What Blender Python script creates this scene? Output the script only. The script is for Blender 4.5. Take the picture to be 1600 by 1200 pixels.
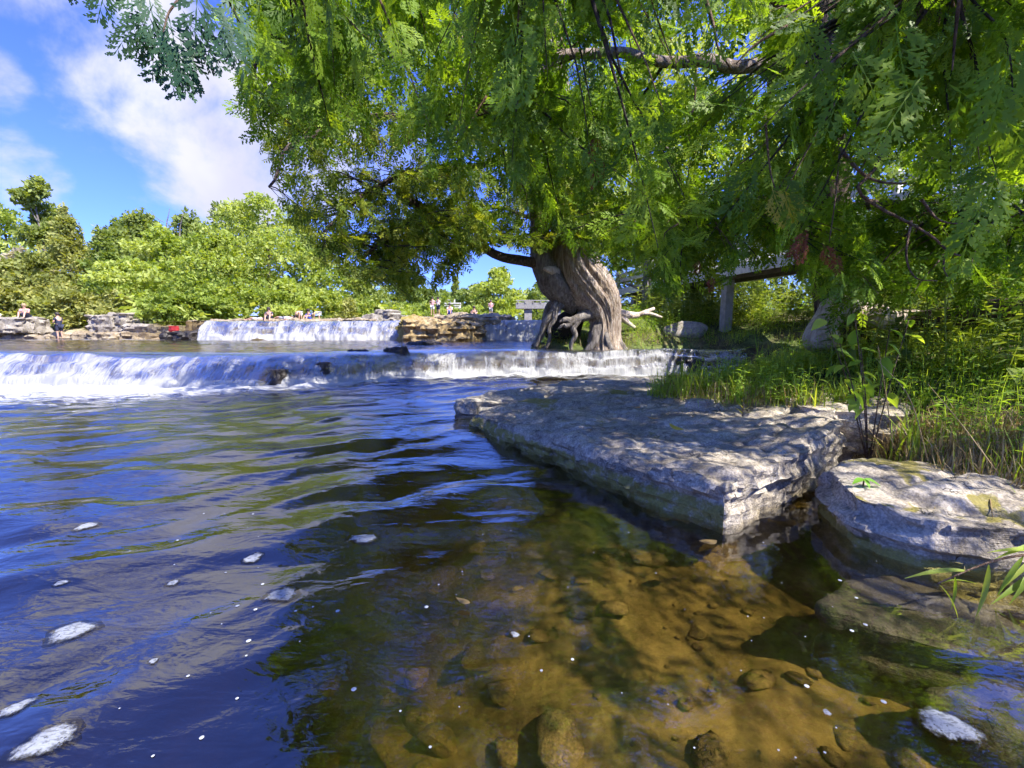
import bpy, bmesh, math, random
import numpy as np
from mathutils import Vector, Matrix, Euler

for o in list(bpy.data.objects):
    bpy.data.objects.remove(o)
SC = bpy.context.scene
COL = SC.collection
R = math.radians
rng = np.random.default_rng(7)
random.seed(7)

# ------------------------------------------------------------------ camera
CAMZ = 1.2
FPX = 680.0                      # focal length in pixels of the 1600 px wide photograph
PITCH = R(7.375)
cam_d = bpy.data.cameras.new('camera')
cam_d.sensor_width = 36.0
cam_d.lens = 36.0 * FPX / 1600.0
cam_d.clip_start = 0.05
cam_d.clip_end = 3000
cam = bpy.data.objects.new('camera', cam_d)
cam.location = (0, 0, CAMZ)
cam.rotation_euler = (R(90) - PITCH, 0, 0)
COL.objects.link(cam)
SC.camera = cam

# ------------------------------------------------------------------ light
SUN_EL = R(50)
SUN_AZ = R(125)                  # clockwise from +Y (the view direction): right, slightly behind
SUN_DIR = Vector((math.sin(SUN_AZ) * math.cos(SUN_EL), math.cos(SUN_AZ) * math.cos(SUN_EL), math.sin(SUN_EL)))
sun_d = bpy.data.lights.new('sun', 'SUN')
sun_d.energy = 3.05
sun_d.angle = R(0.53)
sun_d.color = (1.0, 0.95, 0.86)
sun = bpy.data.objects.new('sun', sun_d)
sun.rotation_euler = SUN_DIR.to_track_quat('Z', 'Y').to_euler()
COL.objects.link(sun)
SKY_STRENGTH = 0.15
CLOUD = 1.8

SC.view_settings.view_transform = 'Standard'
SC.view_settings.look = 'None'
SC.view_settings.gamma = 1
SC.view_settings.use_curve_mapping = False
SC.view_settings.exposure = 1.95

SC.render.engine = 'CYCLES'
cy = SC.cycles
cy.use_denoising = True
cy.use_adaptive_sampling = True
cy.adaptive_threshold = 0.025
cy.volume_bounces = 0
cy.adaptive_min_samples = 16
cy.max_bounces = 6
cy.diffuse_bounces = 2
cy.glossy_bounces = 3
cy.transmission_bounces = 4
cy.transparent_max_bounces = 16
cy.caustics_reflective = False
cy.caustics_refractive = False
cy.sample_clamp_indirect = 6


def ray(px, py):
    v = Vector(((px - 800) / FPX, (600 - py) / FPX, -1))
    v.rotate(Euler((R(90) - PITCH, 0, 0)))
    return v


def on(px, py, z=0.0):
    """point of the horizontal plane z seen at photo pixel (px, py)"""
    d = ray(px, py)
    t = (z - CAMZ) / d.z
    return Vector((d.x * t, d.y * t, z))


def at(px, py, Y):
    """point at distance Y in front of the camera seen at photo pixel (px, py)"""
    d = ray(px, py)
    t = Y / d.y
    return Vector((d.x * t, Y, CAMZ + d.z * t))


CP, SP = math.cos(PITCH), math.sin(PITCH)


def proj(P):
    P = np.asarray(P, float)
    x = P[..., 0]
    y = P[..., 1]
    z = P[..., 2] - CAMZ
    dep = y * CP - z * SP
    up = y * SP + z * CP
    dep = np.where(dep > 0.05, dep, 0.05)
    return 800 + FPX * x / dep, 600 - FPX * up / dep, dep


# ------------------------------------------------------------------ node helpers
class NT:
    def __init__(s, tree):
        s.t = tree
        s.n = tree.nodes
        s.l = tree.links

    def add(s, typ, inputs=None, **props):
        nd = s.n.new(typ)
        for k, v in props.items():
            setattr(nd, k, v)
        for k, v in (inputs or {}).items():
            sk = nd.inputs[k]
            if isinstance(v, bpy.types.NodeSocket):
                s.l.new(v, sk)
            else:
                if isinstance(v, (tuple, list)) and len(v) == 3 and sk.type == 'RGBA':
                    v = (*v, 1)
                sk.default_value = v
        return nd

    def math(s, op, a, b=0.0, c=None, clamp=False):
        d = {0: a, 1: b}
        if c is not None:
            d[2] = c
        return s.add('ShaderNodeMath', d, operation=op, use_clamp=clamp).outputs[0]

    def ss(s, v, lo, hi, a=0.0, b=1.0):
        return s.add('ShaderNodeMapRange', {0: v, 1: lo, 2: hi, 3: a, 4: b}, interpolation_type='SMOOTHSTEP').outputs[0]

    def noise(s, vec, scale, detail=4, rough=0.55, dist=0.0):
        d = {'Scale': scale, 'Detail': detail, 'Roughness': rough, 'Distortion': dist}
        if vec is not None:
            d['Vector'] = vec
        return s.add('ShaderNodeTexNoise', d).outputs[0]

    def mapv(s, vec, scale=(1, 1, 1), loc=(0, 0, 0), rot=(0, 0, 0)):
        return s.add('ShaderNodeMapping', {'Vector': vec, 'Location': loc, 'Rotation': rot, 'Scale': scale}).outputs[0]

    def mix(s, f, a, b, blend='MIX'):
        nd = s.add('ShaderNodeMix', data_type='RGBA', blend_type=blend)
        for i, v in ((0, f), (6, a), (7, b)):
            sk = nd.inputs[i]
            if isinstance(v, bpy.types.NodeSocket):
                s.l.new(v, sk)
            else:
                if isinstance(v, (tuple, list)) and len(v) == 3:
                    v = (*v, 1)
                sk.default_value = v
        return nd.outputs[2]

    def ramp(s, f, stops):
        nd = s.add('ShaderNodeValToRGB', {0: f})
        cr = nd.color_ramp
        while len(cr.elements) < len(stops):
            cr.elements.new(0.5)
        for e, (p, c) in zip(cr.elements, stops):
            e.position = p
            e.color = (*c, 1)
        return nd.outputs[0]

    def bump(s, h, strength=0.5, dist=0.02, normal=None):
        d = {'Strength': strength, 'Distance': dist, 'Height': h}
        if normal is not None:
            d['Normal'] = normal
        return s.add('ShaderNodeBump', d).outputs[0]

    def attr(s, name):
        return s.add('ShaderNodeAttribute', attribute_name=name)

    def mixsh(s, f, a, b):
        return s.add('ShaderNodeMixShader', {0: f, 1: a, 2: b}).outputs[0]


def new_mat(name):
    m = bpy.data.materials.new(name)
    m.use_nodes = True
    m.node_tree.nodes.clear()
    t = NT(m.node_tree)
    return m, t, t.add('ShaderNodeOutputMaterial')


# ------------------------------------------------------------------ world: Nishita sky with drifting cloud
W = bpy.data.worlds.new('World')
SC.world = W
W.use_nodes = True
W.cycles.sampling_method = 'MANUAL'
W.cycles.sample_map_resolution = 256
W.node_tree.nodes.clear()
t = NT(W.node_tree)
sky = t.add('ShaderNodeTexSky', sky_type='NISHITA', sun_disc=False, sun_elevation=SUN_EL, sun_rotation=SUN_AZ,
            altitude=200.0, air_density=1.0, dust_density=0.35, ozone_density=2.5)
tc = t.add('ShaderNodeTexCoord').outputs['Generated']
nrm = t.add('ShaderNodeVectorMath', {0: tc}, operation='NORMALIZE').outputs[0]
n1 = t.noise(t.mapv(nrm, (2.2, 2.2, 3.4), (3.1, 0.4, 1.7)), 1.5, 7, 0.56, 0.4)
n2 = t.noise(nrm, 9.0, 5, 0.6)
blob = None
for px, py, r0, a in ((150, 40, 4, .17), (185, 95, 5, .23), (230, 150, 7, .30), (275, 205, 8, .32), (320, 265, 8, .31), (355, 215, 8, .30),
                      (340, 140, 7, .30), (180, 210, 4.5, .22), (390, 285, 6, .28), (300, 120, 6, .26), (430, 200, 8, .3), (520, 240, 9, .3), (285, 310, 5, .24),
                      (45, 265, 4, .18), (5, 130, 3, .13)):
    d = ray(px, py).normalized()
    dt = t.add('ShaderNodeVectorMath', {0: nrm, 1: tuple(d)}, operation='DOT_PRODUCT').outputs['Value']
    g = t.ss(dt, math.cos(R(r0 * 1.25)), 1.0, 0.0, a * .68)
    blob = g if blob is None else t.math('MAXIMUM', blob, g)
dens = t.math('ADD', t.math('MULTIPLY', n1, 0.62), t.math('MULTIPLY', n2, 0.2))
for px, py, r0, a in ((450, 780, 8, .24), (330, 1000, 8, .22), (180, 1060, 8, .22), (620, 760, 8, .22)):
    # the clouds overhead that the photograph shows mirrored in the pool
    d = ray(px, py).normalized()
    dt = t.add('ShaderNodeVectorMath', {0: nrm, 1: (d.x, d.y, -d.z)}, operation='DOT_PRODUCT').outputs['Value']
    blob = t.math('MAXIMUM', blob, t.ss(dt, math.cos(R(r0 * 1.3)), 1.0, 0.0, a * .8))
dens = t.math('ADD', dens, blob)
cf = t.ss(dens, 0.515, 0.67, 0.0, 0.93)
shade = t.ss(t.noise(nrm, 5.0, 4, 0.5), 0.3, 0.7, 0.80, 1.05)
cc = t.add('ShaderNodeCombineColor', {0: t.math('MULTIPLY', shade, CLOUD * .99), 1: t.math('MULTIPLY', shade, CLOUD * .98), 2: t.math('MULTIPLY', shade, CLOUD * 1.1)}).outputs[0]
skyc = t.mix(1.0, sky.outputs[0], (.205, .268, .66), 'MULTIPLY')
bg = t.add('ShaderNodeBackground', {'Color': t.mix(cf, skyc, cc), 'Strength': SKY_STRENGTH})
out = t.add('ShaderNodeOutputWorld')
t.l.new(bg.outputs[0], out.inputs['Surface'])

# ------------------------------------------------------------------ numpy noise
PERM = np.random.default_rng(3).permutation(256)
PERM = np.concatenate([PERM, PERM, PERM])
_g = np.random.default_rng(4).normal(size=(256, 3))
GRAD = _g / np.linalg.norm(_g, axis=1)[:, None]


def pn(x, y, z=0.0):
    x, y, z = np.broadcast_arrays(np.asarray(x, float), np.asarray(y, float), np.asarray(z, float))
    xi = np.floor(x).astype(int)
    yi = np.floor(y).astype(int)
    zi = np.floor(z).astype(int)
    xf, yf, zf = x - xi, y - yi, z - zi
    u = xf ** 3 * (xf * (xf * 6 - 15) + 10)
    v = yf ** 3 * (yf * (yf * 6 - 15) + 10)
    w = zf ** 3 * (zf * (zf * 6 - 15) + 10)

    def g(i, j, k):
        h = PERM[PERM[PERM[(xi + i) & 255] + ((yi + j) & 255)] + ((zi + k) & 255)]
        G = GRAD[h]
        return G[..., 0] * (xf - i) + G[..., 1] * (yf - j) + G[..., 2] * (zf - k)
    l = lambda a, b, s: a + s * (b - a)
    return 1.5 * l(l(l(g(0, 0, 0), g(1, 0, 0), u), l(g(0, 1, 0), g(1, 1, 0), u), v),
                   l(l(g(0, 0, 1), g(1, 0, 1), u), l(g(0, 1, 1), g(1, 1, 1), u), v), w)


def fbm(x, y, z=0.0, oct=4, gain=0.5):
    a, f, s = 1.0, 1.0, 0.0
    for i in range(oct):
        s = s + a * pn(np.asarray(x) * f + i * 17.3, np.asarray(y) * f + i * 5.1, np.asarray(z) * f)
        a *= gain
        f *= 2.03
    return s


def sm(a, b, x):
    q = np.clip((x - a) / (b - a), 0, 1)
    return q * q * (3 - 2 * q)


def sdf(x, y, poly):
    """signed distance to polygon, positive inside"""
    x = np.asarray(x, float)
    y = np.asarray(y, float)
    P = np.asarray(poly, float)
    d = np.full(x.shape, 1e9)
    ins = np.zeros(x.shape, bool)
    for i in range(len(P)):
        ax, ay = P[i]
        bx, by = P[(i + 1) % len(P)]
        ex, ey = bx - ax, by - ay
        h = np.clip(((x - ax) * ex + (y - ay) * ey) / (ex * ex + ey * ey), 0, 1)
        d = np.minimum(d, (x - ax - ex * h) ** 2 + (y - ay - ey * h) ** 2)
        c = ((ay > y) != (by > y))
        with np.errstate(divide='ignore', invalid='ignore'):
            xi = (bx - ax) * (y - ay) / (by - ay if by != ay else 1e-9) + ax
        ins ^= c & (x < xi)
    d = np.sqrt(d)
    return np.where(ins, d, -d)


# ------------------------------------------------------------------ mesh helpers
def tag(o, label=None, cat=None, group=None, kind=None):
    if label:
        o['label'] = label
    if cat:
        o['category'] = cat
    if group:
        o['group'] = group
    if kind:
        o['kind'] = kind
    return o


def link(o, parent=None):
    COL.objects.link(o)
    if parent is not None:
        o.parent = parent
        o.matrix_parent_inverse = wm(parent).inverted()
    return o


def wm(o):
    m = o.matrix_basis.copy()
    if o.parent is not None:
        m = wm(o.parent) @ o.matrix_parent_inverse @ m
    return m


def empty(name, loc):
    o = bpy.data.objects.new(name, None)
    o.location = loc
    o.empty_display_size = 0.1
    COL.objects.link(o)
    return o


def make_mesh(name, V, F, mat=None, smooth=False, attrs=None):
    V = np.asarray(V, np.float32).reshape(-1, 3)
    me = bpy.data.meshes.new(name)
    if isinstance(F, np.ndarray):
        n = F.shape[1]
        me.vertices.add(len(V))
        me.vertices.foreach_set('co', V.ravel())
        me.loops.add(F.size)
        me.loops.foreach_set('vertex_index', F.astype(np.int32).ravel())
        me.polygons.add(len(F))
        me.polygons.foreach_set('loop_start', np.arange(0, F.size, n, dtype=np.int32))
        me.polygons.foreach_set('loop_total', np.full(len(F), n, np.int32))
        me.update(calc_edges=True)
    else:
        me.from_pydata([tuple(v) for v in V.tolist()], [], [tuple(int(i) for i in f) for f in F])
    if smooth:
        me.polygons.foreach_set('use_smooth', np.ones(len(me.polygons), bool))
    for k, a in (attrs or {}).items():
        a = np.asarray(a, np.float32)
        if a.ndim == 1:
            at_ = me.attributes.new(k, 'FLOAT', 'POINT')
            at_.data.foreach_set('value', a)
        else:
            at_ = me.attributes.new(k, 'FLOAT_COLOR', 'POINT')
            if a.shape[1] == 3:
                a = np.concatenate([a, np.ones((len(a), 1), np.float32)], 1)
            at_.data.foreach_set('color', a.ravel())
    if mat is not None:
        me.materials.append(mat)
    me.validate()
    return me


def obj(name, V, F, mat=None, parent=None, smooth=False, attrs=None):
    o = bpy.data.objects.new(name, make_mesh(name, V, F, mat, smooth, attrs))
    return link(o, parent)


def grid_faces(nu, nv, wrap_u=False):
    """index quads of a grid stored row major [nv][nu]"""
    u = np.arange(nu if wrap_u else nu - 1)
    v = np.arange(nv - 1)
    uu, vv = np.meshgrid(u, v)
    u2 = (uu + 1) % nu
    return np.stack([vv * nu + uu, vv * nu + u2, (vv + 1) * nu + u2, (vv + 1) * nu + uu], -1).reshape(-1, 4)


class MB:
    """collects pieces of one mesh"""

    def __init__(s):
        s.V, s.F, s.n, s.A = [], [], 0, []

    def add(s, V, F, a=0.0):
        V = np.asarray(V, float).reshape(-1, 3)
        s.V.append(V)
        s.F += [[int(i) + s.n for i in f] for f in F]
        s.A.append(np.full(len(V), a))
        s.n += len(V)
        return s

    def box(s, c, d, rot=None, bev=0.0):
        c = np.asarray(c, float)
        h = np.asarray(d, float) / 2
        V = np.array([[x, y, z] for x in (-1, 1) for y in (-1, 1) for z in (-1, 1)], float) * h
        if rot is not None:
            V = V @ np.array(rot.to_matrix()).T
        return s.add(V + c, [(0, 1, 3, 2), (4, 6, 7, 5), (0, 4, 5, 1), (2, 3, 7, 6), (0, 2, 6, 4), (1, 5, 7, 3)])

    def tube(s, pts, rad, n=8, rough=0.0, flutes=0, seed=0, sub=0, twist=0.0, caps=True):
        V, F = tube_geo(pts, rad, n, rough, flutes, seed, sub, twist, caps)
        return s.add(V, F)

    def build(s, name, mat, parent=None, smooth=False):
        return obj(name, np.concatenate(s.V), s.F, mat, parent, smooth, {'r': np.concatenate(s.A)})


def catmull(P, n):
    P = np.asarray(P, float)
    if P.ndim == 1:
        P = P[:, None]
    Q = np.concatenate([[2 * P[0] - P[1]], P, [2 * P[-1] - P[-2]]])
    ts = np.linspace(0, len(P) - 1, n)
    i = np.minimum(ts.astype(int), len(P) - 2)
    f = (ts - i)[:, None]
    a, b, c, d = Q[i], Q[i + 1], Q[i + 2], Q[i + 3]
    return 0.5 * (2 * b + (c - a) * f + (2 * a - 5 * b + 4 * c - d) * f ** 2 + (3 * b - a - 3 * c + d) * f ** 3)


def tube_geo(pts, rad, n=8, rough=0.0, flutes=0, seed=0, sub=0, twist=0.0, caps=True):
    P = np.asarray([tuple(p) for p in pts], float)
    r = np.full(len(P), rad, float) if np.isscalar(rad) else np.asarray(rad, float)
    if sub:
        P = catmull(P, sub)
        r = np.maximum(catmull(r, sub)[:, 0], 0.0005)
    m = len(P)
    T = np.gradient(P, axis=0)
    T /= np.linalg.norm(T, axis=1)[:, None] + 1e-9
    up = np.array([0, 0, 1.0]) if abs(T[0, 2]) < 0.9 else np.array([1.0, 0, 0])
    N = np.zeros_like(P)
    nn = np.cross(T[0], up)
    nn /= np.linalg.norm(nn)
    for i in range(m):
        nn = nn - T[i] * np.dot(nn, T[i])
        nn /= np.linalg.norm(nn) + 1e-9
        N[i] = nn
    B = np.cross(T, N)
    th = np.linspace(0, 2 * np.pi, n, endpoint=False)
    L = np.concatenate([[0], np.cumsum(np.linalg.norm(np.diff(P, axis=0), axis=1))])
    TH, LL = np.meshgrid(th, L)
    rr = np.repeat(r[:, None], n, 1)
    if flutes:
        a = TH + twist * LL
        ca, sa = np.cos(a), np.sin(a)
        kf = flutes / 5.0
        k = (.065 * pn(ca * 1.3 * kf, sa * 1.3 * kf, LL * .5 + seed) + .075 * .75 * (1 - 3.2 * np.abs(pn(ca * 3 * kf, sa * 3 * kf, LL * .55 + seed * 2)))
             + .05 * (1 - 3 * np.abs(pn(ca * 7 * kf, sa * 7 * kf, LL * .7 + seed * 3))) + .02 * pn(ca * 18, sa * 18, LL * 1.2))
        rr = rr * (1 + k)
    if rough:
        rr = rr * (1 + rough * fbm(np.cos(TH) * 2 + seed, np.sin(TH) * 2 + seed, LL * 4 / (1 + 6 * r.mean()), 3))
    V = P[:, None, :] + rr[..., None] * (np.cos(TH)[..., None] * N[:, None, :] + np.sin(TH)[..., None] * B[:, None, :])
    F = grid_faces(n, m, True).tolist()
    if caps:
        F.append(list(range(n))[::-1])
        F.append([(m - 1) * n + i for i in range(n)])
    return V.reshape(-1, 3), F


# ------------------------------------------------------------------ materials
def rock_mat(name, c0, c1, c2, moss=0.0, mossc=(.32, .27, .05), scale=1.0, rough=.85, wet=0.0, strata=0.5, bumpd=.03):
    m, t, out = new_mat(name)
    P = t.add('ShaderNodeNewGeometry').outputs['Position']
    N = t.add('ShaderNodeNewGeometry').outputs['Normal']
    a = t.noise(P, 2.2 * scale, 5, .62)
    b = t.noise(P, 11 * scale, 5, .68)
    c = t.noise(P, 55 * scale, 4, .6)
    st = t.noise(t.mapv(P, (1.2, 1.2, 22)), 1.5 * scale, 5, .6)
    f = t.math('ADD', t.math('MULTIPLY', a, .5), t.math('MULTIPLY', b, .5))
    col = t.ramp(f, [(.30, c0), (.46, c1), (.62, c2)])
    col = t.mix(t.ss(c, .38, .62, .0, .75), col, t.mix(1., col, (.45, .45, .47), 'MULTIPLY'))
    # lichen / pale chalky blotches
    li = t.ss(t.noise(P, 5 * scale, 6, .7, .6), .56, .66)
    col = t.mix(t.math('MULTIPLY', li, .5), col, c2)
    dk = t.ss(t.noise(t.mapv(P, (1, 1, 1.5), loc=(5, 3, 1)), 3.4 * scale, 5, .72, .4), .53, .66)
    col = t.mix(t.math('MULTIPLY', dk, .65), col, c0)
    cn = t.noise(t.mapv(P, (1, 1.6, 3.2), rot=(.3, .2, .5)), 2.4 * scale, 4, .6, .5)
    cr = t.ss(t.math('ABSOLUTE', t.math('SUBTRACT', cn, .5)), .0, .010, 1., 0.)
    crack = t.math('MULTIPLY', cr, t.ss(t.noise(P, 3.3 * scale, 2), .48, .60))
    col = t.mix(t.math('MULTIPLY', crack, .75), col, (.018, .016, .014))
    if moss:
        ms = t.attr('moss').outputs['Fac']
        mf = t.ss(t.math('ADD', t.math('MULTIPLY', ms, .75), t.math('MULTIPLY', t.noise(P, 9 * scale, 6, .7), .75)), .72, .92, 0, moss)
        mc = t.mix(t.noise(P, 60, 3), mossc, tuple(x * .35 for x in mossc))
        col = t.mix(mf, col, mc)
    # darker damp band just above the water line and below it
    z = t.add('ShaderNodeSeparateXYZ', {0: P}).outputs[2]
    h = t.math('ADD', t.math('MULTIPLY', a, .5), t.math('ADD', t.math('MULTIPLY', b, .5), t.math('MULTIPLY', st, strata)))
    h = t.math('SUBTRACT', h, t.math('MULTIPLY', crack, .35))
    h = t.math('ADD', h, t.math('MULTIPLY', c, .30))
    bs = t.add('ShaderNodeBsdfPrincipled', {'Base Color': col, 'Roughness': rough - wet, 'Normal': t.bump(h, .9, bumpd),
                                            'Specular IOR Level': .3 + wet})
    t.l.new(bs.outputs[0], out.inputs[0])
    return m


M = {}
M['slab'] = rock_mat('slab_limestone', (.11, .09, .068), (.34, .29, .22), (.60, .525, .41), moss=.9, scale=1.3)
M['tan_rock'] = rock_mat('tan_limestone', (.18, .13, .07), (.34, .265, .16), (.48, .41, .30), scale=.8)
M['pale_rock'] = rock_mat('pale_limestone', (.17, .145, .11), (.32, .28, .22), (.46, .42, .35), scale=.7)
M['gold_rock'] = rock_mat('golden_ledge', (.14, .085, .03), (.36, .25, .10), (.60, .48, .28), moss=.7, scale=.9)
M['wet_rock'] = rock_mat('wet_dark_rock', (.015, .012, .01), (.035, .028, .022), (.07, .058, .045), scale=1.2, rough=.5, wet=.1)
M['brown_stone'] = rock_mat('submerged_stone', (.13, .09, .036), (.27, .19, .078), (.46, .33, .14), scale=1.5, rough=.7)
M['algae_rock'] = rock_mat('algae_rock', (.04, .034, .018), (.085, .07, .04), (.15, .13, .085), scale=1.6, rough=.7)


def ground_mat():
    m, t, out = new_mat('ground')
    P = t.add('ShaderNodeNewGeometry').outputs['Position']
    col = t.attr('Col').outputs['Color']
    a = t.noise(P, 1.7, 8, .65)
    b = t.noise(P, 14, 6, .65)
    f = t.ss(t.math('ADD', t.math('MULTIPLY', a, .6), t.math('MULTIPLY', b, .4)), .33, .67, .25, 1.75)
    cc = t.add('ShaderNodeCombineColor', {0: f, 1: f, 2: f}).outputs[0]
    col = t.mix(1., col, cc, 'MULTIPLY')
    h = t.math('ADD', a, t.math('MULTIPLY', b, .4))
    bs = t.add('ShaderNodeBsdfPrincipled', {'Base Color': col, 'Roughness': .9, 'Normal': t.bump(h, .7, .05), 'Specular IOR Level': .2})
    t.l.new(bs.outputs[0], out.inputs[0])
    return m


M['ground'] = ground_mat()


def water_mat(name, ior, tint, absorb=None, dens=0.0, ripple=(9., .02), fine=(30., .006), foamscale=5.0, murk=.14):
    m, t, out = new_mat(name)
    P = t.add('ShaderNodeNewGeometry').outputs['Position']
    rough_area = t.attr('chop').outputs['Fac']
    h1 = t.noise(t.mapv(P, (.55, 1.25, 1), rot=(0, 0, .25)), ripple[0], 3, .5, .8)
    h2 = t.noise(t.mapv(P, (.6, 1.2, 1), rot=(0, 0, .1)), fine[0], 3, .55, .5)
    hh = t.math('MULTIPLY', t.math('ADD', t.math('MULTIPLY', h1, ripple[1]), t.math('MULTIPLY', h2, fine[1])), rough_area)
    nb = t.bump(hh, 1.0, 1.0)
    # the same reflectance from above and below: the surface does not refract, so light must pass both ways
    bf = t.add('ShaderNodeNewGeometry').outputs['Backfacing']
    fr = t.add('ShaderNodeFresnel', {'IOR': t.ss(bf, 0., 1., ior, 1 / ior), 'Normal': nb}).outputs[0]
    gl = t.add('ShaderNodeBsdfGlossy', {'Color': (1, 1, 1), 'Roughness': .015, 'Normal': nb})
    tr = t.add('ShaderNodeBsdfTransparent', {'Color': tint})
    sh = t.mixsh(fr, tr.outputs[0], gl.outputs[0])
    fo = t.attr('foam').outputs['Fac']
    fn = t.noise(t.mapv(P, (.6, 1.3, 1), rot=(0, 0, .2)), foamscale, 9, .68, .9)
    fn2 = t.noise(P, 38, 4, .7)
    ff = t.math('ADD', t.math('MULTIPLY', fn, .8), t.math('MULTIPLY', fn2, .2))
    mk = t.ss(t.math('ADD', ff, t.math('MULTIPLY', fo, .62)), .72, .95, 0, .93)
    foam = t.add('ShaderNodeBsdfPrincipled', {'Base Color': (.50, .50, .485), 'Roughness': .6, 'Normal': t.bump(ff, .8, .06)})
    sh = t.mixsh(mk, sh, foam.outputs[0])
    t.l.new(sh, out.inputs['Surface'])
    if absorb:
        va = t.add('ShaderNodeVolumeAbsorption', {'Color': absorb, 'Density': dens})
        vs_ = t.add('ShaderNodeVolumeScatter', {'Color': (.62, .46, .15), 'Density': murk, 'Anisotropy': .3})
        t.l.new(t.add('ShaderNodeAddShader', {0: va.outputs[0], 1: vs_.outputs[0]}).outputs[0], out.inputs['Volume'])
    return m


M['water'] = water_mat('river_water', 2.4, (.97, .95, .90), (.70, .66, .44), 2.9, ripple=(5., .009), fine=(22., .0018))
M['pool'] = water_mat('upper_pool_water', 1.7, (.55, .50, .36), ripple=(4., .05), fine=(14., .015), foamscale=3.)


def fall_mat(name, white=(.56, .56, .55)):
    m, t, out = new_mat(name)
    uv = t.add('ShaderNodeCombineXYZ', {0: t.attr('fu').outputs['Fac'], 1: t.attr('fv').outputs['Fac'], 2: 0.}).outputs[0]
    cov = t.attr('cover').outputs['Fac']
    s1 = t.noise(t.mapv(uv, (1, .16, 1)), 9., 6, .65, .5)
    s2 = t.noise(t.mapv(uv, (1, .3, 1)), 30., 5, .65, .3)
    s3 = t.noise(uv, 13., 6, .7, .8)
    f = t.math('ADD', t.math('ADD', t.math('MULTIPLY', s1, .42), t.math('MULTIPLY', s2, .26)), t.math('MULTIPLY', s3, .32))
    mk = t.ss(t.math('ADD', f, t.math('SUBTRACT', cov, .5)), .40, .66, 0., .95)
    nb = t.bump(f, 1.0, .12)
    fr = t.add('ShaderNodeFresnel', {'IOR': 1.33, 'Normal': nb}).outputs[0]
    gl = t.add('ShaderNodeBsdfGlossy', {'Color': (1, 1, 1), 'Roughness': .15, 'Normal': nb})
    tr = t.add('ShaderNodeBsdfTransparent', {'Color': (.72, .70, .60)})
    wat = t.mixsh(fr, tr.outputs[0], gl.outputs[0])
    df = t.add('ShaderNodeBsdfPrincipled', {'Base Color': white, 'Roughness': .5, 'Normal': nb})
    tl = t.add('ShaderNodeBsdfTranslucent', {'Color': white})
    wh = t.mixsh(.3, df.outputs[0], tl.outputs[0])
    t.l.new(t.mixsh(mk, wat, wh), out.inputs[0])
    return m


M['fall'] = fall_mat('falling_water')


def leaf_mat(name, dark, mid, light, trans=.45, tcol=None, sp=.25):
    m, t, out = new_mat(name)
    r = t.attr('r').outputs['Fac']
    orand = t.add('ShaderNodeObjectInfo').outputs['Random']
    rr = t.math('FRACT', t.math('ADD', r, orand))
    P = t.add('ShaderNodeNewGeometry').outputs['Position']
    rr = t.math('ADD', t.math('MULTIPLY', rr, .75), t.math('MULTIPLY', t.noise(P, 1.4, 1), .3))
    col = t.ramp(rr, [(.1, dark), (.5, mid), (.95, light)])
    tcc = t.mix(1., col, tcol or (1.75, 1.65, .4), 'MULTIPLY')
    d = t.add('ShaderNodeBsdfPrincipled', {'Base Color': col, 'Roughness': .5, 'Specular IOR Level': sp})
    tl = t.add('ShaderNodeBsdfTranslucent', {'Color': tcc})
    t.l.new(t.mixsh(trans, d.outputs[0], tl.outputs[0]), out.inputs[0])
    return m


M['cedar_near'] = leaf_mat('cedar_foliage', (.07, .14, .012), (.15, .26, .022), (.31, .43, .05), .52)
M['cedar_far'] = leaf_mat('cedar_foliage_old_tree', (.075, .125, .014), (.145, .22, .022), (.33, .35, .05), .5)
M['cedar_blue'] = leaf_mat('cedar_foliage_bluish', (.035, .09, .045), (.055, .13, .06), (.09, .17, .075), .35)
M['cedar_yellow'] = leaf_mat('cedar_foliage_yellowing', (.22, .24, .03), (.32, .32, .04), (.40, .36, .06), .4)
M['cedar_dead'] = leaf_mat('cedar_foliage_dead', (.12, .035, .015), (.18, .05, .02), (.26, .08, .03), .3, (1.2, .9, .8))
M['leaf_lime'] = leaf_mat('leaf_lime', (.17, .24, .04), (.31, .39, .085), (.46, .51, .16), .45)
M['leaf_green'] = leaf_mat('leaf_green', (.10, .15, .035), (.19, .26, .06), (.33, .37, .11), .42)
M['leaf_olive'] = leaf_mat('leaf_olive', (.15, .18, .05), (.27, .30, .085), (.42, .42, .15), .4)
M['leaf_dark'] = leaf_mat('leaf_dark_conifer', (.12, .165, .045), (.21, .265, .07), (.32, .37, .12), .4)
M['leaf_grey'] = leaf_mat('leaf_greyish', (.24, .22, .15), (.36, .32, .22), (.46, .42, .31), .2)
M['grass'] = leaf_mat('grass_blades', (.17, .25, .03), (.28, .39, .055), (.44, .50, .10), .48)
M['straw'] = leaf_mat('dry_straw', (.20, .14, .06), (.36, .26, .12), (.50, .40, .20), .3, (1.2, 1.1, .8))
M['herb'] = leaf_mat('herb_leaves', (.13, .23, .03), (.22, .36, .05), (.37, .48, .09), .48)
M['bright_leaf'] = leaf_mat('bright_leaf', (.14, .32, .03), (.20, .42, .05), (.25, .48, .08), .4)
M['yellow_leaf'] = leaf_mat('yellow_leaf', (.5, .36, .04), (.62, .46, .06), (.7, .52, .1), .2)
M['orange_leaf'] = leaf_mat('orange_leaf', (.45, .16, .03), (.5, .2, .05), (.55, .25, .08), .2)


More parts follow.
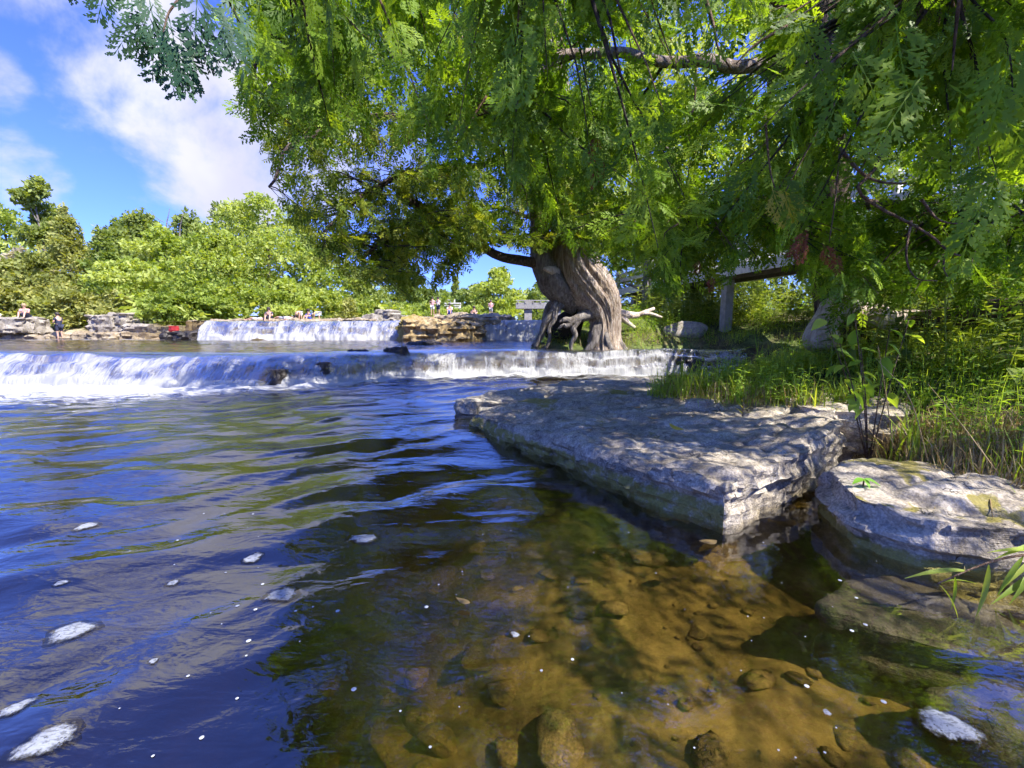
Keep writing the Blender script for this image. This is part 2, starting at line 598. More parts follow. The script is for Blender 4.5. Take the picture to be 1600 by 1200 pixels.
def bark_mat(name, c0, c1, c2, zs=.12, scale=16., grey=0.):
    m, t, out = new_mat(name)
    P = t.add('ShaderNodeTexCoord').outputs['Object']
    a = t.noise(t.mapv(P, (1, 1, zs)), scale, 7, .65, .6)
    b = t.noise(P, 3., 5, .6)
    col = t.ramp(t.math('ADD', t.math('MULTIPLY', a, .7), t.math('MULTIPLY', b, .3)), [(.33, c0), (.48, c1), (.64, c2)])
    bs = t.add('ShaderNodeBsdfPrincipled', {'Base Color': col, 'Roughness': .9, 'Normal': t.bump(a, 1., .05), 'Specular IOR Level': .15})
    t.l.new(bs.outputs[0], out.inputs[0])
    return m


M['bark_old'] = bark_mat('old_cedar_bark', (.07, .048, .034), (.33, .255, .19), (.60, .525, .44), .07, 30.)
M['bark_grey'] = bark_mat('weathered_root', (.06, .05, .042), (.17, .148, .13), (.34, .31, .275), .2, 18.)
M['bark_dark'] = bark_mat('cedar_bark', (.025, .018, .014), (.075, .055, .045), (.19, .145, .115), .25, 30.)
M['bark_limb'] = bark_mat('limb_bark', (.05, .037, .03), (.17, .13, .105), (.40, .33, .28), .25, 26.)
M['bark_pale'] = bark_mat('bleached_log', (.26, .19, .13), (.50, .41, .32), (.72, .64, .55), .3, 16.)
M['twig'] = bark_mat('twig_bark', (.05, .03, .02), (.14, .09, .06), (.30, .22, .16), .5, 30.)
M['twig_dark'] = bark_mat('dark_twig', (.02, .015, .012), (.05, .04, .03), (.11, .09, .075), .5, 30.)


def plain(name, c, rough=.7, n=.25, scale=8., bump=.01, metal=0.):
    m, t, out = new_mat(name)
    P = t.add('ShaderNodeNewGeometry').outputs['Position']
    a = t.noise(P, scale, 6, .65)
    f = t.ss(a, .3, .7, 1 - n, 1 + n)
    col = t.mix(1., c, t.add('ShaderNodeCombineColor', {0: f, 1: f, 2: f}).outputs[0], 'MULTIPLY')
    bs = t.add('ShaderNodeBsdfPrincipled', {'Base Color': col, 'Roughness': rough, 'Normal': t.bump(a, .5, bump)})
    t.l.new(bs.outputs[0], out.inputs[0])
    return m


M['board'] = plain('weathered_board', (.62, .60, .555), .75, .2, 10.)
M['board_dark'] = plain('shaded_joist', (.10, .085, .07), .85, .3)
M['concrete'] = plain('concrete', (.30, .285, .26), .9, .2, 6.)
M['skin'] = plain('skin', (.56, .33, .23), .5, .08)
M['cloth_black'] = plain('black_cloth', (.02, .02, .025), .8, .15)
M['cloth_navy'] = plain('navy_cloth', (.025, .03, .06), .8, .15)
M['cloth_grey'] = plain('grey_cloth', (.36, .36, .37), .8, .15)
M['cloth_white'] = plain('white_cloth', (.75, .74, .72), .8, .1)
M['cloth_blue'] = plain('blue_cloth', (.04, .09, .45), .8, .1)
M['cloth_pink'] = plain('pink_cloth', (.55, .30, .33), .8, .1)
M['cloth_yellow'] = plain('yellow_cloth', (.65, .52, .18), .8, .1)
M['cloth_red'] = plain('red_cloth', (.55, .04, .06), .7, .1)
M['hair'] = plain('dark_hair', (.03, .02, .015), .6, .2)
M['hair_fair'] = plain('fair_hair', (.35, .24, .13), .6, .2)


M['hollow_shade'] = plain('soil_with_hollow_shade', (.018, .014, .010), .95, .4, 9., .05)  # soil taken down to near black: the root hollow's shade is in this colour


def foam_mat():
    m, t, out = new_mat('foam_raft')
    P = t.add('ShaderNodeNewGeometry').outputs['Position']
    big = t.add('ShaderNodeTexVoronoi', {'Vector': P, 'Scale': 75., 'Randomness': 1.}, feature='F1').outputs[0]
    sel = t.ss(t.noise(P, 22., 2), .5, .62)
    hole = t.math('MULTIPLY', t.ss(big, .26, .36, 1., 0.), sel)
    fine = t.add('ShaderNodeTexVoronoi', {'Vector': P, 'Scale': 320., 'Randomness': 1.}, feature='F1').outputs[0]
    col = t.mix(t.ss(fine, .1, .6, 0, .35), (.44, .46, .49), (.30, .33, .38))
    bs = t.add('ShaderNodeBsdfPrincipled', {'Base Color': col, 'Roughness': .35, 'Normal': t.bump(fine, .5, .003)})
    tr = t.add('ShaderNodeBsdfTransparent', {'Color': (.85, .82, .75)})
    edge = t.attr('edge').outputs['Fac']
    rag = t.noise(P, 60., 5, .7)
    a = t.ss(t.math('ADD', t.math('MULTIPLY', edge, .9), t.math('MULTIPLY', rag, .75)), .78, 1.12, .25, 1.)
    lace = t.ss(t.noise(t.mapv(P, (.7, 1.4, 1), rot=(0, 0, .3)), 70., 4, .65, .6), .44, .60, .0, .62)
    a = t.math('MAXIMUM', t.math('MAXIMUM', t.math('MULTIPLY', hole, .8), lace), a)
    t.l.new(t.mixsh(a, bs.outputs[0], tr.outputs[0]), out.inputs[0])
    return m


M['foam'] = foam_mat()

# ------------------------------------------------------------------ river layout (metres; x right, y ahead, z up)
Z_UP, Z_P3 = 0.6, 1.52
LIP = np.array([(-60, 11.6, 10.6), (-20, 11.0, 10.0), (-12.3, 10.5, 9.55), (-8.7, 9.9, 9.05), (-6.3, 9.7, 8.75), (-5.3, 9.85, 8.95), (-4.2, 10.35, 9.4),
                (-2.7, 11.2, 10.5), (-1.2, 11.5, 10.95), (0, 11.6, 11.1), (3.4, 11.6, 11.2), (6.2, 11.55, 11.2), (60, 11.5, 11.2)])


def ylip(x):
    return np.interp(x, LIP[:, 0], LIP[:, 1]) + .09 * pn(np.asarray(x) * .9, 3.3) + .05 * pn(np.asarray(x) * 3.1, 8.3)


def ybase(x):
    return np.interp(x, LIP[:, 0], LIP[:, 2]) + .10 * pn(np.asarray(x) * 1.3, 6.3)


BANK = [(3.1, -4), (3.0, 1.2), (2.65, 2.1), (2.6, 2.6), (2.95, 3.3), (3.0, 3.85), (2.6, 4.2), (2.05, 4.7), (1.6, 5.3), (2.2, 6.2), (3.5, 6.9), (4.6, 8.6), (5.6, 10.2), (6.2, 11.3), (5.6, 11.93),
        (3.4, 11.98), (1.6, 12.0), (.75, 12.05), (.5, 12.6), (.8, 14), (1.3, 16), (1.7, 21), (2.4, 26), (3.6, 34), (4.6, 60), (20, 160), (600, 160), (600, -4)]
LEFT = [(-600, 23.2), (-40, 23.2), (-26, 23.0), (-22, 22.6), (-17.0, 22.3), (-15.2, 22.5), (-13.6, 24.2), (-10, 26.5), (-7, 30), (-4, 36), (-1.5, 44), (1.5, 60), (6, 160), (-600, 160)]


def terrain(x, y):
    """height and colour of the land"""
    x = np.asarray(x, float)
    y = np.asarray(y, float)
    nz = fbm(x * .8, y * .8, 0, 4)
    nf = fbm(x * 3.1, y * 3.1, 2., 3)
    bed = -1.75 + 1.40 * sm(-2.3, .35, x + .06 * (y - 2)) + .07 * nz + .03 * nf
    bed = np.where(y > 6, bed - .15, bed)
    up = .34 + .05 * nz
    p3 = 1.36 + .03 * nz
    l2 = 22.3 + .5 * pn(x * .3, 1.1)
    l2 = np.where((x > -5.3) & (x < -1.6), 20.8, l2)
    s1 = sm(.0, .28, y - (ylip(x) - .02))
    s2 = sm(0, .35, y - l2) * sm(-16.3, -15.5, x)
    z = bed * (1 - s1) + up * s1
    z = z * (1 - s2) + p3 * s2
    # gentle rock apron under the broken left part of the fall
    ap = sm(-2.4, -4, x) * sm(-1.0, .1, y - ylip(x)) * (1 - s1)
    z = z + ap * .30
    rockm = np.maximum(np.clip(1 - np.abs(y - ylip(x)) / .9, 0, 1), s2 * (y < 26))
    c_bed = np.array([.26, .19, .078])
    c_rock = np.array([.075, .06, .045])
    col = c_bed[None] * np.ones(x.shape + (1,))
    col = col + (c_rock - col) * np.clip(rockm, 0, 1)[..., None]
    # right bank
    d = sdf(x, y, BANK) + .10 * nz
    lvl = .50 * sm(9.5, 11.8, y) * (1 - sm(3, 9, d)) + .95 * sm(18, 22.3, y) * (1 - sm(1, 5, d))
    f = np.interp(d, [-.25, -.02, .12, .5, 1.2, 2.2, 3.5, 6, 12, 40], [-.6, -.1, .16, .36, .62, .92, 1.2, 1.6, 1.9, 2.4])
    zb = lvl + f + .05 * nz * np.clip(d, 0, 1)
    k = sm(-.25, .0, d)
    z = np.where(d > -.25, np.maximum(z, zb), z)
    c_soil = np.array([.085, .075, .035])
    c_gr = np.array([.10, .13, .035])
    kk = sm(-.02, .1, d)[..., None]
    cs = c_soil + (c_gr - c_soil) * sm(-.2, .4, nz)[..., None]
    col = col * (1 - kk) + cs * kk
    # left / far bank
    d2 = sdf(x, y, LEFT) + .35 * nz
    z2h = np.interp(d2, [-.6, -.1, .15, .9, 3, 8, 30, 200], [0.2, .5, .9, 1.35, 1.75, 2.1, 2.6, 4.5])
    z2l = np.interp(d2, [-.6, -.1, .15, .9, 3, 8, 30, 200], [0.2, .42, .50, .62, 1.25, 1.9, 2.6, 4.5])
    kl = sm(-15.0, -16.5, x)
    z2 = z2h * (1 - kl) + z2l * kl
    z2 = z2 + .12 * nz
    z = np.where(d2 > -.6, np.maximum(z, z2), z)
    k2 = sm(-.2, .2, d2)[..., None]
    c_ledge = np.array([.42, .34, .23])
    c_far = np.array([.13, .15, .05])
    c2 = c_ledge + (c_far - c_ledge) * sm(1.8, 3.6, d2)[..., None]
    col = col * (1 - k2) + c2 * k2
    return z, col


xs = np.unique(np.concatenate([np.linspace(-500, -40, 20), np.linspace(-40, -14, 60), np.linspace(-14, -3, 100), np.linspace(-3, 8, 130), np.linspace(8, 40, 50), np.linspace(40, 500, 20)]))
ys = np.unique(np.concatenate([np.linspace(-150, -4, 12), np.linspace(-4, .3, 22), np.linspace(.3, 5, 80), np.linspace(5, 9, 40), np.linspace(9, 13, 95), np.linspace(13, 30, 75), np.linspace(30, 158, 50), np.linspace(160, 900, 18)]))
X, Y = np.meshgrid(xs, ys)
Zt, Ct = terrain(X, np.clip(Y, -3.9, 159))
ground = obj('ground', np.stack([X, Y, Zt], -1), grid_faces(len(xs), len(ys)), M['ground'], smooth=True, attrs={'Col': Ct.reshape(-1, 3)})
tag(ground, kind='structure')


def gz(x, y):
    return float(terrain(np.array([x]), np.array([y]))[0][0])


# ------------------------------------------------------------------ water of the lower pool
def chop(x, y):
    """0..1: how lively the surface is"""
    calm = sm(-.9, .9, x - .10 * (y - 2.0) + .25 * pn(x * .8, y * .8, 5.))
    calm = calm * (1 - sm(4.4, 6.5, y))
    near_fall = sm(4.0, .3, ybase(x) - y)
    return np.clip(1 - .78 * calm, .08, 1) * (1 + .9 * near_fall)


def wave(x, y):
    x = np.asarray(x, float)
    y = np.asarray(y, float)
    wx = x + .35 * pn(x * .7, y * .7, 1.) + .12 * pn(x * 2, y * 2, 4.)
    wy = y + .35 * pn(x * .7 + 9, y * .7, 2.) + .12 * pn(x * 2 + 5, y * 2, 7.)
    c, s = math.cos(.42), math.sin(.42)
    u = wx * c + wy * s
    v = -wx * s + wy * c
    h = .038 * pn(u * .9, v * 2.0, 1.) + .014 * pn(u * 1.9 + 3, v * 3.8, 5.) + .0035 * pn(u * 4 + 1, v * 7, 9.)
    near_fall = sm(2.6, .1, ybase(x) - y)
    h = h * chop(x, y) + near_fall * (.035 * pn(x * 2.2, y * 3.5, 3.) + .02 * pn(x * 6, y * 8, 6.))
    return h


wx = np.unique(np.concatenate([np.linspace(-60, -16, 30), np.linspace(-16, -4, 130), np.linspace(-4, 3.2, 230), np.linspace(3.2, 7, 40)]))
wy = np.unique(np.concatenate([np.linspace(-4, .4, 12), np.linspace(.4, 4.2, 170), np.linspace(4.2, 12.0, 170)]))
X, Y = np.meshgrid(wx, wy)
H = wave(X, Y)
dist = ybase(X) - Y
wid = np.interp(X, [-14, -8, -6, -4, -2, 0, 6], [6.0, 4.8, 3.4, 2.1, 1.2, .7, .5])
foam = np.clip(1.02 - np.clip(dist, 0, 99) / wid, 0, 1) ** 1.7
foam = np.maximum(foam, .42 * sm(6.5, 1., dist) * sm(-2.5, -7, X))
top = np.stack([X, Y, H], -1).reshape(-1, 3)
F = grid_faces(len(wx), len(wy))
nu, nv = len(wx), len(wy)
bot = top.copy()
bot[:, 2] = -3.0
n0 = len(top)
per = list(range(nu)) + [j * nu + nu - 1 for j in range(1, nv)] + [(nv - 1) * nu + i for i in range(nu - 2, -1, -1)] + [j * nu for j in range(nv - 2, 0, -1)]
pv = bot[per]
side = np.array([[per[i], n0 + i, n0 + (i + 1) % len(per), per[(i + 1) % len(per)]] for i in range(len(per))])
V = np.concatenate([top, pv])
Fl = np.concatenate([F, side])
me = make_mesh('water', V, Fl, None, True, {'foam': np.concatenate([foam.ravel(), np.zeros(len(per))]), 'chop': np.concatenate([chop(X, Y).ravel(), np.zeros(len(per))])})
bm = bmesh.new()
bm.from_mesh(me)
bm.verts.ensure_lookup_table()
bm.faces.new([bm.verts[n0 + i] for i in range(len(per))])
bmesh.ops.recalc_face_normals(bm, faces=bm.faces)
bm.to_mesh(me)
bm.free()
me.materials.append(M['water'])
river = bpy.data.objects.new('water', me)
link(river)
tag(river, kind='structure')

# upper pool (between the two falls) and the pool above the second fall
px_ = np.linspace(-60, 6.4, 320)
py_ = np.concatenate([np.linspace(0, 1.6, 24)[:-1], np.linspace(1.6, 13, 80)])
U, Vv = np.meshgrid(px_, py_)
PX, PY = U, ylip(U) + .12 + Vv
PZ = Z_UP + .03 * pn(PX * .9, PY * 1.6, 2.) * sm(0, 1.2, Vv) + .012 * pn(PX * 3, PY * 4, 1.)
fo = .38 * sm(1.5, .0, np.abs(21.6 - PY)) + .12 * sm(0, 3, Vv) * (1 - sm(-2, 1, PX))
upper = obj('water', np.stack([PX, PY, PZ], -1), grid_faces(len(px_), len(py_)), M['pool'], smooth=True,
            attrs={'foam': fo.ravel(), 'chop': np.ones(PX.size)})
tag(upper, kind='structure')
U, Vv = np.meshgrid(np.linspace(-20, 6, 90), np.linspace(0, 50, 90))
PX, PY = U, 22.35 + .5 * pn(U * .3, 1.1) + .25 + Vv
PZ = Z_P3 + .012 * pn(PX * 1.5, PY * 1.5, 3.)
pool3 = obj('water', np.stack([PX, PY, PZ], -1), grid_faces(90, 90), M['pool'], smooth=True,
            attrs={'foam': .1 * np.ones(PX.size), 'chop': np.ones(PX.size)})
tag(pool3, kind='structure')


def waterfall(name, x0, x1, n, lipf, basef, ztop, zbot, cover, amp, back=.6, steps=0.0, seed=0, nv=34):
    u = np.linspace(x0, x1, n)
    tt = np.linspace(-.35, 1, nv)
    U, T = np.meshgrid(u, tt)
    L, B = lipf(U), basef(U)
    tp = np.clip(T, 0, 1)
    yy = np.where(T < 0, L - T / .35 * back, L - (L - B) * tp ** .8)
    drop = tp ** 1.7
    if steps:
        st = np.clip(np.floor(tp * 3 + .4 * pn(U * 1.1, 2.2 + seed)) / 3 + sm(.55, 1, (tp * 3 + .4 * pn(U * 1.1, 2.2 + seed)) % 1) / 3, 0, 1)
        k = steps * sm(-.2, .3, pn(U * .6, 7.7 + seed))
        drop = drop * (1 - k) + st * k
    zz = ztop - (ztop - zbot) * drop
    zz = zz + .07 * pn(U * .9, 4.4 + seed) * sm(-.25, .1, T) * (1 - sm(.5, 1, T)) * np.clip(steps * 1.4, 0.2, 1)
    ridg = amp * (pn(U * 3.2, T * .6, seed) + .6 * pn(U * 9, T * 1.2, seed + 3.) + .35 * pn(U * 22, T * 5, seed + 5.)) * sm(-.1, .5, T)
    lump = amp * 1.3 * pn(U * 3.5, T * 4, seed + 8.) * sm(.05, .5, T)
    yy = yy - np.abs(ridg) - lump
    zz = zz + .25 * ridg * sm(-.1, .5, T) + .012 * pn(U * 2, yy * 2, 1.)
    cv = cover(U, T)
    fv = T * np.abs(ztop - zbot)
    return obj(name, np.stack([U, yy, zz], -1), grid_faces(n, nv), M['fall'], smooth=True,
               attrs={'fu': U.ravel(), 'fv': fv.ravel(), 'cover': cv.ravel()})


def cover1(U, T):
    base = np.interp(U, [-20, -9, -7, -5.6, -5.2, -4.8, -3.6, -2.6, -1, 3, 4.3, 4.6, 5.2, 5.5, 6.2],
                     [.62, .60, .55, .47, .24, .47, .46, .46, .52, .56, .52, .25, .30, .52, .46])
    base = base - .04 + .13 * pn(U * .8, 1.) + .15 * pn(U * 2.4, T * 1.5) + .10 * pn(U * 5, T * 3.)
    return base - .42 * sm(.28, -.1, T) + .30 * sm(.72, 1., T)


w1 = waterfall('waterfall', -30, 6.15, 700, ylip, ybase, Z_UP + .015, -.04, cover1, .055, steps=.75, seed=2)
tag(w1, kind='structure')


def lip2(x):
    return 22.3 + .5 * pn(x * .3, 1.1) - .05


def cover2(U, T):
    return .52 + .14 * pn(U * 1.1, 1.) + .14 * pn(U * 2.4, T * 1.5) - .25 * sm(.12, -.1, T) + .2 * sm(.7, 1., T)


w2 = waterfall('waterfall', -15.3, -5.1, 220, lip2, lip2_base := (lambda x: lip2(x) - 1.1 - .4 * pn(x * .7, 2.2)), Z_P3 + .01, Z_UP - .03, cover2, .10, seed=11, back=.5, steps=.7)
tag(w2, kind='structure')
w3 = waterfall('waterfall', -1.75, 1.75, 120, lambda x: lip2(x) - .2, lambda x: lip2(x) - .55, Z_P3 + .05, Z_UP - .03, lambda U, T: cover2(U, T) + .12, .06, seed=17, back=.7)
tag(w3, kind='structure')


# ------------------------------------------------------------------ rocks
def cell_facets(x, y, z, sc, seed):
    """piecewise planar chips: a random offset and tilt for each Voronoi cell"""
    P = np.stack([x, y, z], 1) * sc
    base = np.floor(P).astype(int)
    best = np.full(len(P), 1e9)
    val = np.zeros(len(P))
    for i in (-1, 0, 1):
        for j in (-1, 0, 1):
            for k in (-1, 0, 1):
                c = base + np.array([i, j, k])
                h = PERM[PERM[PERM[(c[:, 0] + seed) & 255] + (c[:, 1] & 255)] + (c[:, 2] & 255)]
                ctr = c + .5 + .45 * GRAD[h]
                d = ((P - ctr) ** 2).sum(1)
                m = d < best
                t_ = GRAD[(h + 31) & 255]
                v = (h / 255. - .5) + .55 * ((P - ctr) * t_).sum(1)
                best = np.where(m, d, best)
                val = np.where(m, v, val)
    return val


def rock_shape(outline, zt, zb, voxel=.04, amp=.05, strata=.05, seed=0, top_tilt=None, crev=.05, taper=.0, mosspick=None):
    """an irregular bedded block from a plan outline; zt may be a function of (x, y)"""
    P = np.asarray(outline, float)
    cx, cyy = P.mean(0)
    x0, y0 = P.min(0) - .25
    x1, y1 = P.max(0) + .25
    f_top = zt if callable(zt) else (lambda x, y: zt + 0 * x)
    me = bpy.data.meshes.new('tmp')
    n = len(P)
    Vv = [(x, y, zb) for x, y in P] + [(x, y, float(f_top(np.array(x), np.array(y)))) for x, y in P]
    bm = bmesh.new()
    vs = [bm.verts.new(v) for v in Vv]
    b = bm.faces.new(vs[:n][::-1])
    tp = bm.faces.new(vs[n:])
    for i in range(n):
        bm.faces.new((vs[i], vs[(i + 1) % n], vs[n + (i + 1) % n], vs[n + i]))
    bmesh.ops.triangulate(bm, faces=[b, tp])
    bmesh.ops.recalc_face_normals(bm, faces=bm.faces)
    bm.to_mesh(me)
    bm.free()
    o = bpy.data.objects.new('tmp', me)
    COL.objects.link(o)
    md = o.modifiers.new('r', 'REMESH')
    md.mode = 'VOXEL'
    md.voxel_size = voxel
    dg = bpy.context.evaluated_depsgraph_get()
    m2 = bpy.data.meshes.new_from_object(o.evaluated_get(dg))
    bpy.data.objects.remove(o)
    bpy.data.meshes.remove(me)
    nv = len(m2.vertices)
    V = np.zeros(nv * 3)
    m2.vertices.foreach_get('co', V)
    V = V.reshape(-1, 3)
    Nn = np.zeros(nv * 3)
    m2.vertices.foreach_get('normal', Nn)
    Nn = Nn.reshape(-1, 3)
    s = seed * 7.7
    x, y, z = V.T
    hz = np.stack([Nn[:, 0], Nn[:, 1], 0 * x], 1)
    layer = pn(x * .5 + s, y * .5, (z + .04 * pn(x * 1.3, y * 1.3, s)) * 11 + s)
    lev = np.floor(z * 15 + .8 * pn(x * 1.1 + s, y * 1.1, s))
    layer = .6 * np.sign(layer) * np.abs(layer) ** .6 + 1.5 * pn(x * .9 + s, y * .9, lev * 3.7 + .5)
    big = fbm(x * 1.6 + s, y * 1.6, z * 2.2, 4)
    fine = fbm(x * 7 + s, y * 7, z * 11, 3)
    edge = 4 * np.clip(Nn[:, 2], 0, 1) * np.clip(np.hypot(Nn[:, 0], Nn[:, 1]), 0, 1)
    d = amp * big + amp * .5 * fine - edge * amp * .3 * np.clip(.3 + fbm(x * 2.5, y * 2.5, s, 3), 0, 1)
    chip = cell_facets(x, y, z * 2.2, 2.6, seed) + .5 * cell_facets(x + 9, y, z * 1.8, 6.5, seed + 3)
    d = d * .55 + amp * chip * np.where(Nn[:, 2] > .7, .45, .95)
    V = V + Nn * d[:, None] + hz * (strata * .8 * layer)[:, None]
    upm = np.clip(Nn[:, 2], 0, 1)
    rid = 1 - np.abs(pn(x * 1.5 + s, y * 2.6, s)) * 7
    V[:, 2] -= upm * crev * np.clip(rid, 0, 1)
    # flat weathered steps on top
    q = pn(x * .9 + 3 + s, y * 1.5, s) * 2.2
    V[:, 2] += upm * strata * .7 * (np.floor(q) + sm(.7, 1., q - np.floor(q)))
    if taper:
        zz = (z - zb) / max(1e-3, (z.max() - zb))
        V[:, :2] += (np.array([cx, cyy]) - V[:, :2]) * (taper * zz)[:, None]
    nf = len(m2.polygons)
    F = np.zeros(nf * 4, np.int32)
    try:
        m2.polygons.foreach_get('vertices', F)
        F = F.reshape(-1, 4)
    except Exception:
        F = [list(p.vertices) for p in m2.polygons]
    bpy.data.meshes.remove(m2)
    return V, F, Nn


def rock(name, label, outline, zt, zb, mat, cat='rock', moss=None, group=None, smooth=True, **kw):
    V, F, N = rock_shape(outline, zt, zb, **kw)
    at_ = {'moss': moss(V, N) if moss else np.zeros(len(V))}
    o = obj(name, V, F, M[mat], smooth=smooth, attrs=at_)
    if smooth:
        o.data.set_sharp_from_angle(angle=R(38))
    tag(o, label, cat, group)
    return o


def pick(pts, z):
    return [tuple(on(px, py, z))[:2] for px, py in pts]


# the big tilted foreground slab
sl_out = pick([(738, 664), (790, 690), (870, 722), (935, 752), (1000, 780), (1075, 806), (1132, 828)], 0.0) + \
    pick([(1205, 792), (1262, 764), (1310, 735)], 0.0) + [(3.0, 3.95), (3.05, 4.5), (2.7, 5.3), (1.9, 5.75), (1.0, 6.0), (.2, 5.9)]


def slab_top(x, y):
    return .15 + .085 * (x + .4) + .012 * (y - 3)


rock('limestone_slab', 'large grey tilted limestone slab with a pointed corner reaching into the water', sl_out, slab_top, -.07, 'slab', voxel=.027, amp=.05, strata=.035, seed=1, crev=.045,
     moss=lambda V, N: .70 * sm(.3, -.2, N[:, 0]) * sm(.20, .10, V[:, 2]) * sm(.9, .6, N[:, 2])
     + .5 * sm(.5, .9, N[:, 2]) * sm(.1, .5, fbm(V[:, 0] * 1.3, V[:, 1] * 1.3, 0, 3)) + .3 * sm(5.0, 5.8, V[:, 1]) * sm(.5, .9, N[:, 2]))
rock('limestone_slab', 'flat rough limestone slab, sunlit at the back, between the tilted slab and the falls',
     [(-.82, 6.05), (-.55, 5.88), (.0, 6.0), (.9, 6.12), (2.2, 6.1), (3.4, 6.9), (4.1, 8.0), (3.6, 8.7), (2.4, 8.6), (.9, 8.1), (.1, 7.3), (-.5, 6.6)],
     lambda x, y: .21 + .01 * x, -.3, 'pale_rock', voxel=.045, amp=.045, strata=.05, seed=3, crev=.05)
# right bank rocks
rr_out = pick([(1326, 850), (1385, 872), (1455, 893), (1530, 905), (1640, 915)], 0.0) + [(3.0, 2.1), (3.1, 2.6), (2.75, 2.95), (2.3, 2.95), (2.02, 2.72)]
rock('limestone_block', 'grey limestone block at the right water edge with dry grass hanging over it', rr_out, lambda x, y: .27 + .05 * (x - 2), -.4, 'slab', voxel=.026, amp=.045, strata=.035, seed=5, crev=.04,
     moss=lambda V, N: .75 * sm(.14, .03, V[:, 2]) + .7 * sm(.6, .9, N[:, 2]) * sm(0, .3, fbm(V[:, 0] * 3, V[:, 1] * 3, 0, 3)))
rock('limestone_block', 'dark grey block in the gap behind the right end of the tilted slab', [(2.75, 4.0), (3.3, 3.6), (3.7, 4.0), (3.5, 4.7), (2.9, 4.7)], .5, -.2, 'slab', voxel=.04, amp=.045, strata=.04, seed=8,
     moss=lambda V, N: .5 * sm(.5, .9, N[:, 2]))
sub_out = pick([(1278, 935), (1330, 893), (1420, 880), (1500, 905), (1620, 960), (1700, 1010), (1600, 1010), (1480, 990), (1370, 962)], 0.0)
rock('submerged_rock', 'brown flat rock just under the water with a pale rim at the surface', sub_out, lambda x, y: -.035 + .05 * np.clip(1.72 - x, -.3, 1), -.4, 'algae_rock', voxel=.024, amp=.018, strata=.02, seed=9, crev=.012)
rock('submerged_rock', 'dim brown ledge under water near the white foam at the lower right',
     pick([(1440, 1075), (1560, 1055), (1680, 1130), (1700, 1200), (1560, 1150), (1460, 1110)], -.15), -.13, -.5, 'algae_rock', voxel=.03, amp=.025, strata=.02, seed=10)
# small stones on the slab
for px, py, Y, s, mt, lab, sd in ((1000, 632, 5.1, .10, 'pale_rock', 'small white and grey stone lying on the middle of the slab', 1), (1090, 650, 4.6, .13, 'slab', 'rounded grey stone at the edge of the slab grass', 2),
                                  (1068, 597, 7.6, .24, 'wet_rock', 'dark rock on the back edge of the sunlit slab below the falls', 3)):
    p = at(px, py, Y)
    ang = np.linspace(0, 2 * np.pi, 9)[:-1]
    rad = s * (1 + .25 * np.sin(ang * 2 + sd) + .12 * np.cos(3 * ang))
    z0 = (slab_top(p.x, p.y) if Y < 6 else .24)
    rock('stone', lab, np.stack([p.x + rad * np.cos(ang), p.y + .7 * rad * np.sin(ang)], 1), z0 + s * .55, z0 - .04, mt, 'stone', voxel=s * .14, amp=s * .22, strata=s * .05, seed=20 + sd, crev=0)
# rocks in and above the falls
for px, py, Y, sx, sy, zt_, lab, sd in (
        (560, 551, 11.0, .40, .30, .66, 'dark rock rounded by the water on the lip of the near falls', 1),
        (618, 551, 11.2, .52, .32, .69, 'larger dark rock breaking the lip of the near falls beside the rounded one', 2),
        (505, 566, 9.9, .50, .34, .42, 'brown wet rock half covered by white water of the falls', 3),
        (664, 536, 15.6, .85, .5, .70, 'flat black rock in the upper pool before the golden ledge', 4),
        (432, 580, 9.35, .26, .4, .34, 'dark split rock standing between two white chutes of the falls', 5),
        (1083, 572, 11.35, .34, .16, .40, 'black wet rock showing through the thin right end of the falls', 6),
        (1062, 570, 11.4, .18, .14, .44, 'narrow wet rock beside the gap at the right end of the falls', 7)):
    p = at(px, py, Y)
    ang = np.linspace(0, 2 * np.pi, 11)[:-1]
    k = 1 + .22 * np.sin(ang * 2 + sd * 1.7) + .12 * np.cos(3 * ang + sd)
    rock('wet_rock', lab, np.stack([p.x + sx * k * np.cos(ang), p.y + sy * k * np.sin(ang)], 1), zt_, zt_ - .65, 'wet_rock', voxel=.045, amp=.09, strata=.03, seed=30 + sd, crev=0, taper=.38)
# golden ledge between the upper falls
rock('rock_ledge', 'golden brown rock ledge with moss dividing the upper falls',
     [(-5.5, 21.0), (-4.9, 20.2), (-3.6, 19.8), (-2.2, 19.9), (-1.55, 20.6), (-1.4, 21.6), (-1.5, 23.2), (-5.4, 23.4)], lambda x, y: 1.42 + .1 * (y - 20), .2, 'gold_rock', voxel=.11, amp=.16, strata=.16, seed=41,
     moss=lambda V, N: .9 * sm(-4.6, -5.4, V[:, 0]))
rock('rock_ledge', 'upper tan slab lying on the golden ledge near the far bathers', [(-4.2, 22.0), (-2.4, 21.5), (-.6, 21.9), (.2, 23), (-1.5, 24.5), (-4.1, 24)], 1.86, 1.3, 'tan_rock', voxel=.11, amp=.12, strata=.14, seed=42)
